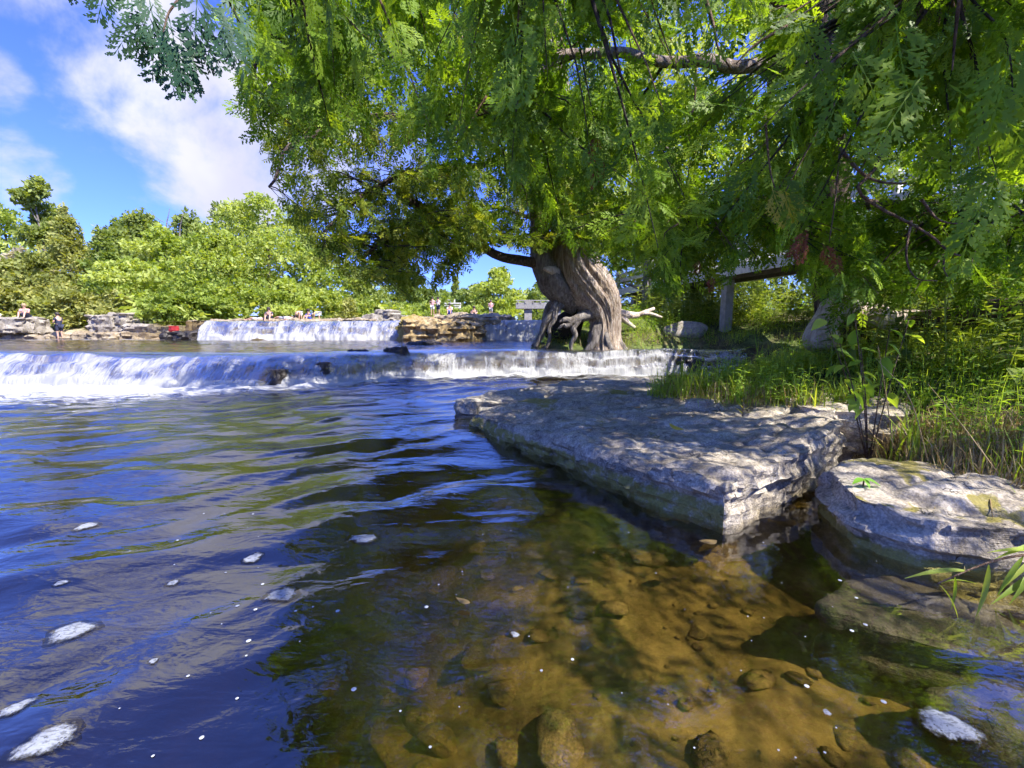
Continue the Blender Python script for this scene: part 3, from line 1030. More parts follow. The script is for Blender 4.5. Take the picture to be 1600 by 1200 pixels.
# far left bank rocks
for pts, Y, zt_, zb_, mt, lab, sd in (
        ([(-2.3, -.6), (-1.8, -1.0), (.2, -1.1), (1.4, -.5), (1.2, 1.2), (-2.4, 1.3)], (12, 531, 23.0), 1.72, .9, 'pale_rock', 'big overhanging pale boulder on the left bank with a person sitting on it', 1),
        ([(-1.4, -.4), (.6, -.7), (1.4, 0), (.7, .9), (-1.2, .8)], (20, 531, 23.2), .95, .2, 'pale_rock', 'low shadowed rock under the overhanging boulder', 2),
        ([(-1.2, -.5), (.8, -.6), (1.3, .2), (.4, .8), (-1.1, .7)], (75, 531, 23.2), .80, .2, 'tan_rock', 'pale slanting rock beside the standing man in dark shorts', 3),
        ([(-1.9, -.5), (1.2, -.7), (2.2, .1), (1.1, 1.0), (-1.6, .9)], (150, 529, 23.4), .92, .2, 'tan_rock', 'low tan rock shelf at the waterline right of the standing man', 4),
        ([(-1.6, -.5), (1.0, -.6), (1.8, .2), (.8, .9), (-1.5, .8)], (208, 527, 23.6), .88, .2, 'tan_rock', 'long low tan rock shelf in the middle of the left shore', 5),
        ([(-.9, -.4), (.6, -.6), (1.0, .3), (.2, .7), (-.8, .6)], (170, 505, 25.0), 1.9, .9, 'pale_rock', 'pale upright rock at the foot of the shrubs on the left bank', 6),
        ([(-.8, -.5), (.3, -.7), (.9, .1), (.4, .7), (-.6, .6)], (200, 499, 25.2), 2.05, .9, 'pale_rock', 'tallest pale boulder among the shrubs of the left bank', 7),
        ([(-1.6, -.3), (1.5, -.4), (1.9, .3), (.6, .6), (-1.5, .5)], (242, 508, 24.6), 1.35, .7, 'pale_rock', 'grey flat slab resting on the shore rocks near the red bag', 8),
        ([(-.9, -.4), (.7, -.5), (1.1, .2), (.5, .6), (-.9, .5)], (290, 523, 22.0), 1.02, .3, 'wet_rock', 'dark brown rock at the left end of the upper falls', 9),
        ([(-.8, -.4), (.4, -.8), (1.0, .0), (.5, .8), (-.7, .7)], (604, 490, 29.0), 2.35, 1.3, 'pale_rock', 'pale pointed boulder on the far shore above the upper falls', 10),
        ([(-.7, -.4), (.4, -.5), (.8, .0), (.3, .6), (-.6, .5)], (585, 495, 28.6), 2.0, 1.3, 'pale_rock', 'smaller pale boulder left of the pointed boulder on the far shore', 11),
        ([(-1.2, -.4), (1.0, -.6), (1.3, .2), (.3, .7), (-1.0, .5)], (645, 495, 30.0), 2.0, 1.3, 'pale_rock', 'low pale rubble rock right of the pointed boulder', 12),
        ([(-1.6, -.4), (1.2, -.6), (1.7, .2), (.3, .7), (-1.4, .5)], (545, 501, 26.6), 1.72, 1.2, 'tan_rock', 'low rounded tan rock on the far shore right of the sunbathers', 13),
        ([(-2.6, -.6), (2.2, -.8), (2.7, .2), (.8, 1.0), (-2.4, .9)], (440, 503, 24.8), 1.66, 1.0, 'tan_rock', 'flat tan rock shelf where the sunbathers lie', 14),
        ([(-1.8, -.5), (1.5, -.6), (2.0, .2), (.8, .8), (-1.7, .7)], (350, 503, 24.4), 1.6, 1.0, 'tan_rock', 'flat tan rock shelf left of the sunbathers', 15)):
    c = at(*Y)
    out_ = [(c.x + 1.0 * a, c.y + b) for a, b in pts]
    rock('shore_rock', lab, out_, zt_, zb_, mt, voxel=.10, amp=.14, strata=.06, seed=50 + sd, crev=.05)

# ------------------------------------------------------------------ stones on the river bed
def stone_template(seed, flat=.4, sub=3):
    bm = bmesh.new()
    bmesh.ops.create_icosphere(bm, subdivisions=sub, radius=1)
    V = np.array([v.co[:] for v in bm.verts])
    F = np.array([[v.index for v in f.verts] for f in bm.faces])
    bm.free()
    V = V * (1 + .35 * pn(V[:, 0] * 1.1 + seed * 3, V[:, 1] * 1.1, V[:, 2] * 1.1))[:, None]
    rs = np.random.default_rng(int(seed * 10) + 5)
    for _ in range(9):
        nn = rs.normal(size=3)
        nn /= np.linalg.norm(nn)
        ov = np.clip(V @ nn - rs.uniform(.45, .8), 0, None)
        V = V - ov[:, None] * nn
    V[:, 1] *= rs.uniform(.6, 1.0)
    V[:, 2] *= flat
    return V, F


def scatter(templates, P, S, Rm, mat, name, parent=None, rnd=None, smooth=False):
    """one joined mesh of many small copies"""
    Vs, Fs, As, n = [], [], [], 0
    idx = rng.integers(0, len(templates), len(P))
    rnd = rng.random(len(P)) if rnd is None else rnd
    for k, (TV, TF) in enumerate(templates):
        s = np.where(idx == k)[0]
        if not len(s):
            continue
        W_ = np.einsum('kij,nj->kni', Rm[s], TV) * S[s][:, None, None] + P[s][:, None, :]
        Vs.append(W_.reshape(-1, 3))
        Fs.append((TF[None] + (np.arange(len(s)) * len(TV))[:, None, None] + n).reshape(-1, TF.shape[1]))
        As.append(np.repeat(rnd[s], len(TV)))
        n += len(s) * len(TV)
    return obj(name, np.concatenate(Vs), np.concatenate(Fs), mat, parent, smooth, {'r': np.concatenate(As)})


def rotz(a):
    c, s = np.cos(a), np.sin(a)
    o, z = np.ones_like(a), np.zeros_like(a)
    return np.stack([np.stack([c, -s, z], -1), np.stack([s, c, z], -1), np.stack([z, z, o], -1)], -2)


ST = [stone_template(i, .18 + .07 * (i % 3), 2) for i in range(5)]
n = 620
P = np.stack([rng.uniform(-3, 2.8, n), rng.uniform(.4, 5.5, n), np.zeros(n)], 1)
P[:, 2] = terrain(P[:, 0], P[:, 1])[0] + .01
S = .015 + .12 * rng.random(n) ** 3.4
pebbles = scatter(ST, P, S, rotz(rng.uniform(0, 6.28, n)), M['brown_stone'], 'pebbles', smooth=False)
tag(pebbles, 'brown pebbles and cobbles scattered over the river bed', 'pebbles', kind='stuff')
for px, py, s, lab in ((620, 1075, .17, 'largest amber stone on the river bed in the sunlit patch'), (690, 1110, .13, 'amber stone right of the largest sunlit one on the bed'), (560, 1050, .10, 'small amber stone left of the sunlit patch on the bed'),
                       (650, 1165, .12, 'amber stone below the sunlit patch near the bottom edge'), (1010, 900, .15, 'brown stone on the bed before the slab tip'), (915, 985, .10, 'lone amber stone on the bed in the middle of the brown water'),
                       (1070, 1120, .05, 'thin upright bit of stone on the bed at lower right'), (880, 1190, .13, 'orange stone on the bed at the bottom edge'), (760, 1020, .14, 'dark brown stone on the bed below the floating bubble')):
    p = on(px, py, -.42)
    z0 = gz(p.x, p.y)
    TV, TF = stone_template(px * .37, .34)
    V = TV @ rotz(np.array([px * .1]))[0].T * s + np.array([p.x, p.y, z0 + .02])
    tag(obj('river_stone', V, TF, M['brown_stone'], smooth=True, attrs={'r': np.full(len(V), .5)}), lab, 'stone')
# ------------------------------------------------------------------ cedar sprays
def diamond(a, b, w, V, F, zz=0.0):
    a = np.asarray(a, float)
    b = np.asarray(b, float)
    d = b - a
    nrm_ = np.array([-d[1], d[0], 0])
    nrm_ /= np.linalg.norm(nrm_) + 1e-9
    m_ = a + d * .55
    k = len(V)
    V += [a, m_ + nrm_ * w, b, m_ - nrm_ * w]
    F.append([k, k + 1, k + 2, k + 3])


def frond(seed, nside=9, nbr=4, L=1.0, w=.016, spread=.42, nax=6):
    """a flat fan-like arborvitae spray of unit length along +Y with its normal along Z"""
    r = random.Random(seed)
    V, F = [], []
    prev = np.zeros(3)
    bend = r.uniform(-.12, .12)

    def ax(t_):
        return np.array([bend * t_ * t_, t_ * L, 0])
    for i in range(nax):
        diamond(ax(i / nax), ax(min(1, (i + 1.25) / nax)), .012, V, F)
    for i in range(nside):
        for sd in (-1, 1):
            tt = .10 + .86 * (i + (.5 if sd > 0 else 0) + r.uniform(-.15, .15)) / nside
            a = ax(tt)
            ln = spread * (1 - tt) ** .6 * (.6 + .4 * math.sin(min(1, tt * 3) * 1.57)) * r.uniform(.75, 1.2) + .06
            th = R(r.uniform(34, 50))
            d = np.array([sd * math.sin(th), math.cos(th), 0])
            b = a + d * ln
            diamond(a, b, w, V, F)
            for j in range(nbr):
                for s2 in (-1, 1):
                    u = .22 + .74 * (j + (.5 if s2 > 0 else 0)) / nbr + r.uniform(-.04, .04)
                    c = a + d * ln * u
                    th2 = th * sd + s2 * R(r.uniform(24, 36))
                    l2 = ln * (.24 * (1 - u) + .10) * r.uniform(.8, 1.25) + .02
                    dd = np.array([math.sin(th2), math.cos(th2), 0])
                    diamond(c, c + dd * l2, w * 1.0, V, F)
    V = np.array(V)
    V[:, 2] += -.16 * V[:, 1] ** 2 - .45 * V[:, 0] ** 2 + .02 * pn(V[:, 0] * 5, V[:, 1] * 5, seed)
    return V, np.array(F)


HD = [frond(i, 7, 3, w=.0195) for i in range(6)]
MD = [frond(20 + i, 5, 2, w=.029, nax=3) for i in range(4)]
LD = [frond(40 + i, 4, 1, w=.046, spread=.46, nax=2) for i in range(4)]


def basis(ax, roll):
    """rotation matrices with local Y along ax and a rolled normal; ax (n,3)"""
    ax = ax / (np.linalg.norm(ax, axis=1)[:, None] + 1e-9)
    ref = np.where(np.abs(ax[:, 2:3]) > .9, np.array([[1., 0, 0]]), np.array([[0, 0, 1.]]))
    x = np.cross(ax, ref)
    x /= np.linalg.norm(x, axis=1)[:, None]
    z = np.cross(x, ax)
    c, s = np.cos(roll)[:, None], np.sin(roll)[:, None]
    x2 = x * c + z * s
    z2 = np.cross(x2, ax)
    return np.stack([x2, ax, z2], -1)


def inside_px(P, poly, margin=0.0):
    x, y, d = proj(P)
    return (sdf(x, y, poly) > margin), x, y, d


def grow(limbs, targets, nsp, size, droop, lift=.12, tmin=.3, jitter=.5, radius=.011, seed=0):
    """side branches from the nearest limb point to each target; returns branch tubes and spray positions"""
    rg = np.random.default_rng(seed)
    LP = np.concatenate(limbs)
    tubes, SPp, SPa, SPs = [], [], [], []
    for T in targets:
        dv = np.linalg.norm(LP - T, axis=1) + .5 * np.clip(T[2] - LP[:, 2], 0, 9)
        Pp = LP[np.argmin(dv + rg.random(len(dv)) * .35)]
        D = T - Pp
        ln = np.linalg.norm(D)
        mid = (Pp + T) / 2 + np.array([0, 0, lift * ln]) + rg.normal(size=3) * .06 * ln
        tt = np.linspace(0, 1, 9)[:, None]
        B = (1 - tt) ** 2 * Pp + 2 * tt * (1 - tt) * mid + tt ** 2 * T
        B = B + np.sin(tt * 9 + rg.random() * 6) * rg.normal(size=3) * .012 * ln
        tubes.append((B, np.linspace(min(.02, .004 + radius * ln * .5), .002, 9)))
        k = max(3, int(nsp * min(1.5, .5 + ln * .5)))
        for q in np.linspace(max(tmin, 1 - 1.6 / max(ln, .1)), 1, k):
            i = min(int(q * 8), 7)
            f = q * 8 - i
            p = B[i] * (1 - f) + B[i + 1] * f
            tang = B[i + 1] - B[i]
            tang = tang / (np.linalg.norm(tang) + 1e-9)
            a = tang * .7 + rg.normal(size=3) * jitter + np.array([0, 0, -droop])
            SPp.append(p)
            SPa.append(a)
            SPs.append(size * rg.uniform(.65, 1.25))
    return tubes, np.array(SPp), np.array(SPa), np.array(SPs)


def tubes_mesh(tubes, n=4):
    b = MB()
    for B, r in tubes:
        b.tube(B, r, n, caps=False)
    return b


def limb_line(pts, n=26):
    """pts: list of (px, py, Y) -> smooth world line"""
    return catmull(np.array([tuple(at(*p)) for p in pts]), n)


# ---------------------------------------------------------------- near cedar on the right bank
near = empty('cedar_tree', tuple(at(1318, 545, 6.0)))
tag(near, 'near cedar on the right bank, green sprays hanging across the picture top', 'tree')
trunk_l = limb_line([(1322, 560, 6.0), (1312, 520, 6.05), (1300, 420, 6.1), (1288, 250, 6.0), (1282, 110, 5.9), (1268, -60, 5.8), (1255, -350, 5.8), (1250, -620, 5.8)], 40)
MB().tube(trunk_l, np.interp(np.linspace(0, 1, 40), [0, .08, .2, .6, 1], [.42, .30, .25, .22, .14]), 22, .06, 5, 1, 0, .5).build('trunk', M['bark_dark'], near, True)
N_L = {
    'a': [(1275, 105, 5.9), (1200, 104, 5.6), (1100, 98, 5.2), (1010, 92, 4.9), (900, 80, 4.6), (820, 130, 4.3), (760, 175, 4.2)],
    'b': [(1268, 20, 5.8), (1120, -40, 4.8), (900, -90, 3.9), (640, -120, 3.2), (430, -120, 2.8), (250, -60, 2.5)],
    'c': [(1270, -40, 5.8), (1000, -160, 5.0), (700, -180, 4.8), (500, -60, 4.8), (420, 60, 4.7), (380, 150, 4.7)],
    'd': [(1290, 60, 5.9), (1380, -20, 5.0), (1450, -60, 3.8), (1500, -60, 2.8)],
    'e': [(1290, 160, 5.9), (1400, 120, 5.3), (1500, 100, 4.8), (1640, 90, 4.5)],
    'f': [(1272, -20, 5.8), (1150, -120, 4.6), (1000, -220, 3.4), (820, -260, 2.6)],
    'g': [(1290, 300, 6.0), (1240, 290, 5.6), (1180, 320, 5.2), (1120, 330, 5.0), (1060, 340, 4.9)],
    'h': [(1300, 330, 6.0), (1380, 320, 5.2), (1470, 330, 4.6), (1600, 330, 4.2)],
    'i': [(1282, 60, 5.9), (1200, -60, 6.2), (1000, -100, 6.8), (800, 20, 7.0), (640, 80, 7.0), (520, 150, 6.9)],
    'j': [(1270, -100, 5.8), (1500, -300, 4.0), (1900, -500, 2.4)],
    'k': [(1262, -200, 5.8), (1500, -700, 3.6), (1700, -1400, 2.0)],
}
n_limbs = []
for kx, pts in N_L.items():
    ll = limb_line(pts, 30)
    wob = np.stack([pn(np.arange(30) * .35, ord(kx) * 1.7 + i * 9.1) for i in range(3)], 1) * .05
    ll = ll + wob
    r0 = .085 if kx == 'a' else .06
    MB().tube(ll, np.linspace(r0, .018, 30), 9, .16, 3 if kx == 'a' else 0, ord(kx), 60).build('limb', M['bark_limb' if kx == 'a' else 'bark_dark'], near, True)
    n_limbs.append(ll)
n_limbs.append(trunk_l[10:])
N_POLY = [(300, -400), (335, 60), (345, 150), (385, 235), (425, 262), (480, 245), (560, 235), (640, 262), (720, 300), (765, 345), (830, 392), (880, 380), (930, 410), (985, 440), (1030, 468), (1085, 462),
          (1130, 440), (1195, 418), (1240, 432), (1262, 470), (1290, 505), (1335, 515), (1385, 480), (1440, 470), (1490, 505), (1555, 490), (1640, 480), (1900, 450), (1900, -400)]
rg = np.random.default_rng(11)
tg = []


def add_targets(n, xr, yr, Yr, poly=N_POLY, power=1.0):
    c = 0
    while c < n:
        px, py = rg.uniform(*xr), rg.uniform(*yr)
        if poly is not None and sdf(np.array([px]), np.array([py]), poly)[0] < 4:
            continue
        Yd = Yr[0] + (Yr[1] - Yr[0]) * rg.random() ** power
        tg.append(np.array(at(px, py, Yd)))
        c += 1


add_targets(190, (360, 1640), (-60, 200), (3.0, 6.5))
add_targets(120, (380, 900), (-40, 270), (3.6, 7.2))
add_targets(210, (820, 1640), (150, 515), (3.8, 6.8))
add_targets(70, (980, 1640), (20, 420), (2.6, 4.2))
add_targets(90, (980, 1640), (330, 515), (3.6, 5.6))
add_targets(40, (620, 1300), (-60, 260), (2.4, 3.6))
add_targets(50, (360, 1000), (0, 300), (6.5, 8.0))
add_targets(70, (790, 1010), (180, 440), (5.5, 8.0))
add_targets(40, (1050, 1260), (320, 440), (4.6, 6.6))
tb, SP_, SA_, SS_ = grow(n_limbs, tg, 13, .27, .42, jitter=.62, radius=.015, seed=5)
# foliage of the same tree above and to the right of the picture
tg_out = [np.array([rg.uniform(.6, 7.5), rg.uniform(-1.5, 6.5), rg.uniform(3.0, 6.5)]) for _ in range(82)]
tg_out += [np.array([rg.uniform(3.6, 8.5), rg.uniform(-1.2, 5), rg.uniform(2.6, 5.2)]) for _ in range(35)]
tg_out += [np.array([rg.uniform(-1.5, 3), rg.uniform(3.5, 8.5), rg.uniform(4.2, 7.0)]) for _ in range(28)]
tg_out = [q for q in tg_out if not (q[1] < 1.1 and q[0] < 4.4 and rg.random() < .65)]
tg_out += [np.array([rg.uniform(1.6, 4.6), rg.uniform(-1.6, 1.0), rg.uniform(3.0, 5.5)]) for _ in range(30)]
tg_out += [np.array([rg.uniform(2.6, 5.2), rg.uniform(1.3, 4.5), rg.uniform(2.9, 4.6)]) for _ in range(80)]
tb2, SP2, SA2, SS2 = grow(n_limbs, tg_out, 8, .36, .5, seed=6)


def allowed(P, poly, m=0):
    ok, x, y, d = inside_px(P, poly)
    behind = (P[:, 1] < .4)
    offs = (y < -20) | (x > 1660) | (x < -60) | behind
    return ok | offs, x, y, d


def tip(P, A, S):
    A = A / np.linalg.norm(A, axis=1)[:, None]
    return P + A * S[:, None] * .75


ok, sx_, sy_, sd_ = allowed(tip(SP_, SA_, SS_), N_POLY)
ok2 = (sd_ > 1.2)
clear = ((sx_ > 880) & (sx_ < 1200) & (sy_ > 55) & (sy_ < 150) & (sd_ < 5.6)) | ((sx_ > 1090) & (sx_ < 1265) & (sy_ > 350) & (sy_ < 430) & (rg.random(len(sd_)) < .55)) | ((sx_ > 1248) & (sx_ < 1312) & (sy_ < 140) & (sd_ < 6))
ok2 &= ~(clear & (rg.random(len(sd_)) < .96))
SP_, SA_, SS_, sx_, sy_, sd_ = (q[ok & ok2] for q in (SP_, SA_, SS_, sx_, sy_, sd_))
okb = allowed(tip(SP2, SA2, SS2), N_POLY)[0] & (np.linalg.norm(SP2 - np.array([0, 0, 1.2]), axis=1) > 1.6)
x2, y2, d2 = proj(SP2)
SP2, SA2, SS2 = SP2[okb], SA2[okb], SS2[okb]


def keep_tube(B, poly):
    ok_ = allowed(B, poly)[0]
    return ok_[-3:].all()


def in_window(B):
    x_, y_, d_ = proj(B)
    return ((x_ > 880) & (x_ < 1200) & (y_ > 55) & (y_ < 165) & (d_ < 5.6)).sum() >= 3


kt = [q for q in tb + tb2 if keep_tube(q[0], N_POLY) and not in_window(q[0])]
tubes_mesh(kt[::2], 5).build('twigs', M['twig_dark'], near, True)['kind'] = 'stuff'
tubes_mesh(kt[1::2], 5).build('twigs', M['twig'], near, True)['kind'] = 'stuff'
ROT = basis(SA_, rg.uniform(0, 6.28, len(SP_)))
size_px = SS_ / sd_ * ((sx_ > -40) & (sx_ < 1640) & (sy_ > -60))
order = np.argsort(-size_px)
big, rest = order[:290], order[290:]
hd_me = []
for i, (TV, TF) in enumerate(HD):
    hd_me.append(make_mesh('spray', TV, TF, M['cedar_near'], False))
for i in big:
    o = bpy.data.objects.new('spray', hd_me[i % len(hd_me)])
    mw = Matrix([[*(ROT[i][k] * SS_[i]), SP_[i][k]] for k in range(3)] + [[0, 0, 0, 1]])
    COL.objects.link(o)
    o.parent = near
    o.matrix_basis = Matrix.Translation(-near.location) @ mw
hi = rest[sd_[rest] < 3.7]
lo = rest[sd_[rest] >= 3.7]
scatter(HD, SP_[hi], SS_[hi], ROT[hi], M['cedar_near'], 'crown', near)['kind'] = 'stuff'
lo1, lo2 = lo[sd_[lo] < 5.6], lo[sd_[lo] >= 5.6]
scatter(MD, SP_[lo1], SS_[lo1], ROT[lo1], M['cedar_near'], 'crown', near)['kind'] = 'stuff'
scatter(LD, SP_[lo2], SS_[lo2], ROT[lo2], M['cedar_near'], 'crown', near)['kind'] = 'stuff'
scatter(LD, SP2, SS2, basis(SA2, rg.uniform(0, 6.28, len(SP2))), M['cedar_near'], 'crown', near)['kind'] = 'stuff'


def hero(px, py, Y, ang, size, mat, parent, k=0, lean=.3, roll=0.):
    """one spray hung at a photo pixel, its axis turned by ang (degrees, 0 = straight down, + = to the right)"""
    p = np.array(at(px, py, Y))
    a = np.array([math.sin(R(ang)), -lean, -math.cos(R(ang))])
    # face the fan roughly to the viewer
    a = a / np.linalg.norm(a)
    view = p - np.array([0, 0, CAMZ])
    view /= np.linalg.norm(view)
    zax = -(view - a * np.dot(view, a))
    zax /= np.linalg.norm(zax)
    q = np.array([random.uniform(-.5, .5), random.uniform(-.5, .5), random.uniform(-.5, .5)]) * .8
    zax = zax + q - a * np.dot(q, a)
    zax /= np.linalg.norm(zax)
    xax = np.cross(a, zax)
    TV, TF = HD[k % len(HD)]
    o = bpy.data.objects.new('spray', make_mesh('spray', TV, TF, mat))
    mw = Matrix([[xax[i] * size, a[i] * size, zax[i] * size, p[i]] for i in range(3)] + [[0, 0, 0, 1]])
    COL.objects.link(o)
    o.parent = parent
    o.matrix_basis = Matrix.Translation(-parent.location) @ mw
    return o


# the bluish sprig against the sky at the upper left
sprig = limb_line([(560, -130, 2.75), (430, -110, 2.6), (330, -50, 2.45), (270, 10, 2.35), (255, 50, 2.3)], 16)
MB().tube(sprig, np.linspace(.012, .003, 16), 6, .1).build('limb', M['twig'], near, True)
for q, (px, py, an, s) in enumerate(((262, 20, 15, .32), (240, 5, -25, .28), (285, 15, 30, .30), (255, 40, 5, .34), (270, 62, 22, .28), (225, 20, -35, .26), (300, 40, 40, .26), (175, -45, -20, .26), (150, -60, -35, .25),
                                     (205, -40, 0, .26), (320, 0, 25, .3), (345, 20, 20, .3), (280, 50, 12, .32), (245, 30, -8, .3), (360, -20, 10, .34), (310, -30, -5, .34), (230, -20, 10, .3))):
    hero(px, py, 2.35 + .03 * (q % 5), an, s, M['cedar_blue'], near, q, .15)
# lit hero sprays in the foreground of the crown
for q, (px, py, Y, an, s) in enumerate(((800, 20, 2.5, 12, .36), (820, 60, 2.5, -8, .34), (790, 75, 2.5, 5, .32), (690, 130, 3.0, -20, .36), (720, 160, 3.0, 15, .36), (660, 170, 3.0, -30, .3), (1330, 80, 2.2, 30, .36),
                                        (1370, 100, 2.2, 10, .34), (1320, 110, 2.3, -15, .34), (1440, 120, 2.1, -40, .40), (1480, 130, 2.1, 50, .42), (1540, 150, 2.0, 35, .40), (1180, 250, 2.6, -25, .34), (1215, 265, 2.6, 10, .33),
                                        (1560, 260, 2.2, -20, .4), (1530, 330, 2.3, -30, .36), (1060, 60, 3.0, 10, .34), (1130, 20, 2.8, -15, .34), (560, 60, 3.2, 10, .36), (470, 110, 3.4, -20, .34), (610, 20, 3.0, 20, .36),
                                        (930, 30, 2.9, 0, .36), (1250, 30, 2.4, 15, .36), (1010, 150, 3.2, -10, .34), (880, 190, 3.3, 5, .36), (1400, 30, 2.2, 0, .38), (1580, 60, 2.0, -10, .4), (1420, 200, 2.4, 20, .34))):
    hero(px, py, Y, an, s, M['cedar_near'], near, q, .2)
tag(hero(1205, 290, 2.6, 18, .24, M['cedar_yellow'], near, 1, .1), 'yellowing spray')
tag(hero(1225, 296, 2.6, 32, .20, M['cedar_yellow'], near, 2, .1), 'yellowing spray')
for px, py, Y, an, s in ((932, 205, 3.2, -8, .20), (938, 245, 3.2, 5, .17), (936, 255, 3.2, -10, .17), (1262, 355, 2.9, -20, .20), (1255, 370, 2.9, -5, .17), (1285, 380, 2.9, 25, .17), (1305, 395, 2.9, 10, .14), (1090, 405, 3.6, 0, .12), (1110, 430, 3.6, 10, .13), (640, 205, 5, 0, .16)):
    tag(hero(px, py, Y, an, s, M['cedar_dead'], near, int(px), .05), 'dead rust-brown spray')
# bare crooked twigs in front of the crown
for pts, r0 in (([(1311, 231, 2.9), (1345, 269, 2.85), (1375, 284, 2.8), (1416, 287, 2.8)], .013), ([(1390, 205, 2.8), (1367, 265, 2.75), (1339, 295, 2.7), (1375, 325, 2.7), (1412, 344, 2.65), (1457, 370, 2.6), (1480, 392, 2.6), (1502, 400, 2.55)], .012),
                ([(1424, 345, 2.65), (1416, 400, 2.6), (1431, 434, 2.6), (1465, 439, 2.6)], .007), ([(1477, 392, 2.6), (1475, 420, 2.6), (1485, 439, 2.58)], .006), ([(1100, -10, 3.0), (1115, 40, 3.0), (1122, 75, 3.0), (1142, 108, 3.0)], .012),
                ([(1195, 175, 2.8), (1202, 257, 2.75), (1212, 300, 2.7)], .008), ([(1312, 240, 2.9), (1305, 310, 2.85), (1296, 377, 2.8)], .007), ([(1440, 312, 2.6), (1470, 345, 2.6), (1525, 350, 2.6)], .008), ([(960, -5, 3.3), (925, 45, 3.3), (892, 75, 3.3)], .014),
                ([(1088, 105, 3.6), (1085, 160, 3.6), (1076, 210, 3.6), (1088, 240, 3.6)], .010), ([(1500, -10, 2.6), (1492, 60, 2.6), (1488, 110, 2.6)], .010), ([(1230, 40, 2.7), (1180, 70, 2.7), (1150, 100, 2.7)], .009), ([(760, 150, 4.0), (735, 190, 4.0), (712, 225, 4.0)], .012)):
    MB().tube(limb_line(pts, 16), np.linspace(r0, r0 * .4, 16), 7, .15, 0, 3).build('twig', M['twig'], near, True)
# pale gnarled foot of the trunk and the dark low limb running right
MB().tube(limb_line([(1282, 545, 5.4), (1290, 505, 5.5), (1312, 482, 5.6), (1350, 490, 5.7), (1385, 500, 5.8), (1420, 505, 5.9)], 30), [.155 + .025 * math.sin(i * .7) for i in range(30)], 24, .16, 4, 5, 50, .6).build('root', M['bark_pale'], near, True)
MB().tube(limb_line([(1400, 512, 5.9), (1480, 500, 5.5), (1560, 485, 5.1), (1680, 470, 4.6)], 20), np.linspace(.17, .11, 20), 14, .2, 4, 6, 30).build('limb', M['bark_dark'], near, True)

# ---------------------------------------------------------------- old leaning cedar on the lip of the falls
YT = 12.3
old = empty('cedar_tree', tuple(at(925, 538, YT)))
tag(old, 'old leaning cedar with twisted trunk and bare roots on the lip of the falls', 'tree')
S1 = YT / FPX


def px_tube(pts, name, mat, n=14, rough=.12, flutes=0, seed=0, sub=30, twist=0.):
    """pts: (px, py, radius px, depth offset)"""
    P_ = [tuple(at(p[0], p[1], YT + (p[3] if len(p) > 3 else 0))) for p in pts]
    return MB().tube(P_, [p[2] * S1 for p in pts], n, rough, flutes, seed, sub, twist).build(name, mat, old, True)


px_tube([(944, 548, 29), (944, 528, 24), (945, 502, 22), (938, 477, 29), (920, 451, 35), (903, 425, 34), (896, 395, 31), (892, 350, 29), (884, 290, 28, -.1), (872, 200, 23, -.3), (860, 80, 17, -.4), (850, -80, 11, -.4)], 'trunk', M['bark_old'], 160, .03, 7, 2, 120, .15)
px_tube([(905, 478, 17, .05), (882, 458, 22), (862, 436, 22, -.1), (850, 412, 18, -.15), (846, 385, 15, -.2), (840, 330, 12, -.3), (815, 240, 9, -.5)], 'stem', M['bark_grey'], 30, .08, 4, 4, 50, .5)
px_tube([(868, 424, 11, .0), (845, 413, 9, -.2), (815, 407, 7.5, -.4), (780, 400, 6.5, -.7), (740, 378, 5.5, -1.0), (690, 345, 7, -1.5), (620, 300, 5, -2.0)], 'limb', M['bark_dark'], 12, .12, 0, 6, 40)
px_tube([(868, 427, 9, -.35), (860, 422, 6, -.5), (850, 420, 2.5, -.6)], 'branch_stub', M['bark_pale'], 10, .2, 0, 8, 12)
for k, pts in enumerate((
        [(886, 462, 15), (873, 472, 11, -.1), (862, 490, 8, -.2), (850, 508, 7, -.2), (845, 526, 5, -.15), (836, 544, 4, -.1)],
        [(878, 474, 8, -.15), (868, 486, 6, -.25), (866, 500, 5, -.3), (858, 512, 4, -.3), (859, 530, 3.5, -.25), (852, 546, 3, -.2)],
        [(932, 486, 15, -.15), (912, 494, 11, -.3), (894, 501, 8, -.4), (884, 499, 5, -.45), (874, 503, 2, -.5)],
        [(897, 500, 7, -.4), (886, 509, 5, -.45), (880, 508, 3.5, -.45), (872, 514, 1.5, -.45)],
        [(905, 498, 8, -.35), (896, 512, 6, -.4), (899, 524, 5, -.4), (892, 538, 4, -.35), (893, 552, 3, -.3)],
        [(940, 500, 12, -.2), (931, 520, 11, -.3), (927, 536, 9, -.35), (916, 550, 6, -.35)],
        [(954, 502, 10, -.05), (960, 520, 9, -.1), (966, 534, 8, -.15), (978, 548, 5, -.2)],
        [(874, 468, 9, .2), (858, 478, 7, .3), (851, 496, 5, .35), (846, 520, 5, .35), (832, 542, 4, .3)],
        [(946, 520, 9, -.3), (948, 534, 8, -.42), (956, 548, 6, -.5)])):
    px_tube([(p[0], p[1], p[2] * .72, *p[3:]) for p in pts], 'root', M['bark_grey'], 16, .22, 3, 20 + k, 24, 1.)
bpm = at(888, 528, 12.75)  # mound added behind the roots, coloured dark in place of the hollow's shade
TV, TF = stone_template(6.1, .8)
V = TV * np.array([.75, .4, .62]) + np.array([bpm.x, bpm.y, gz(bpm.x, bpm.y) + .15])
tag(obj('hollow_shade_mound', V, TF, M['hollow_shade'], smooth=True), 'dark soil mound standing in for the shaded hollow under the roots of the old cedar', 'soil')
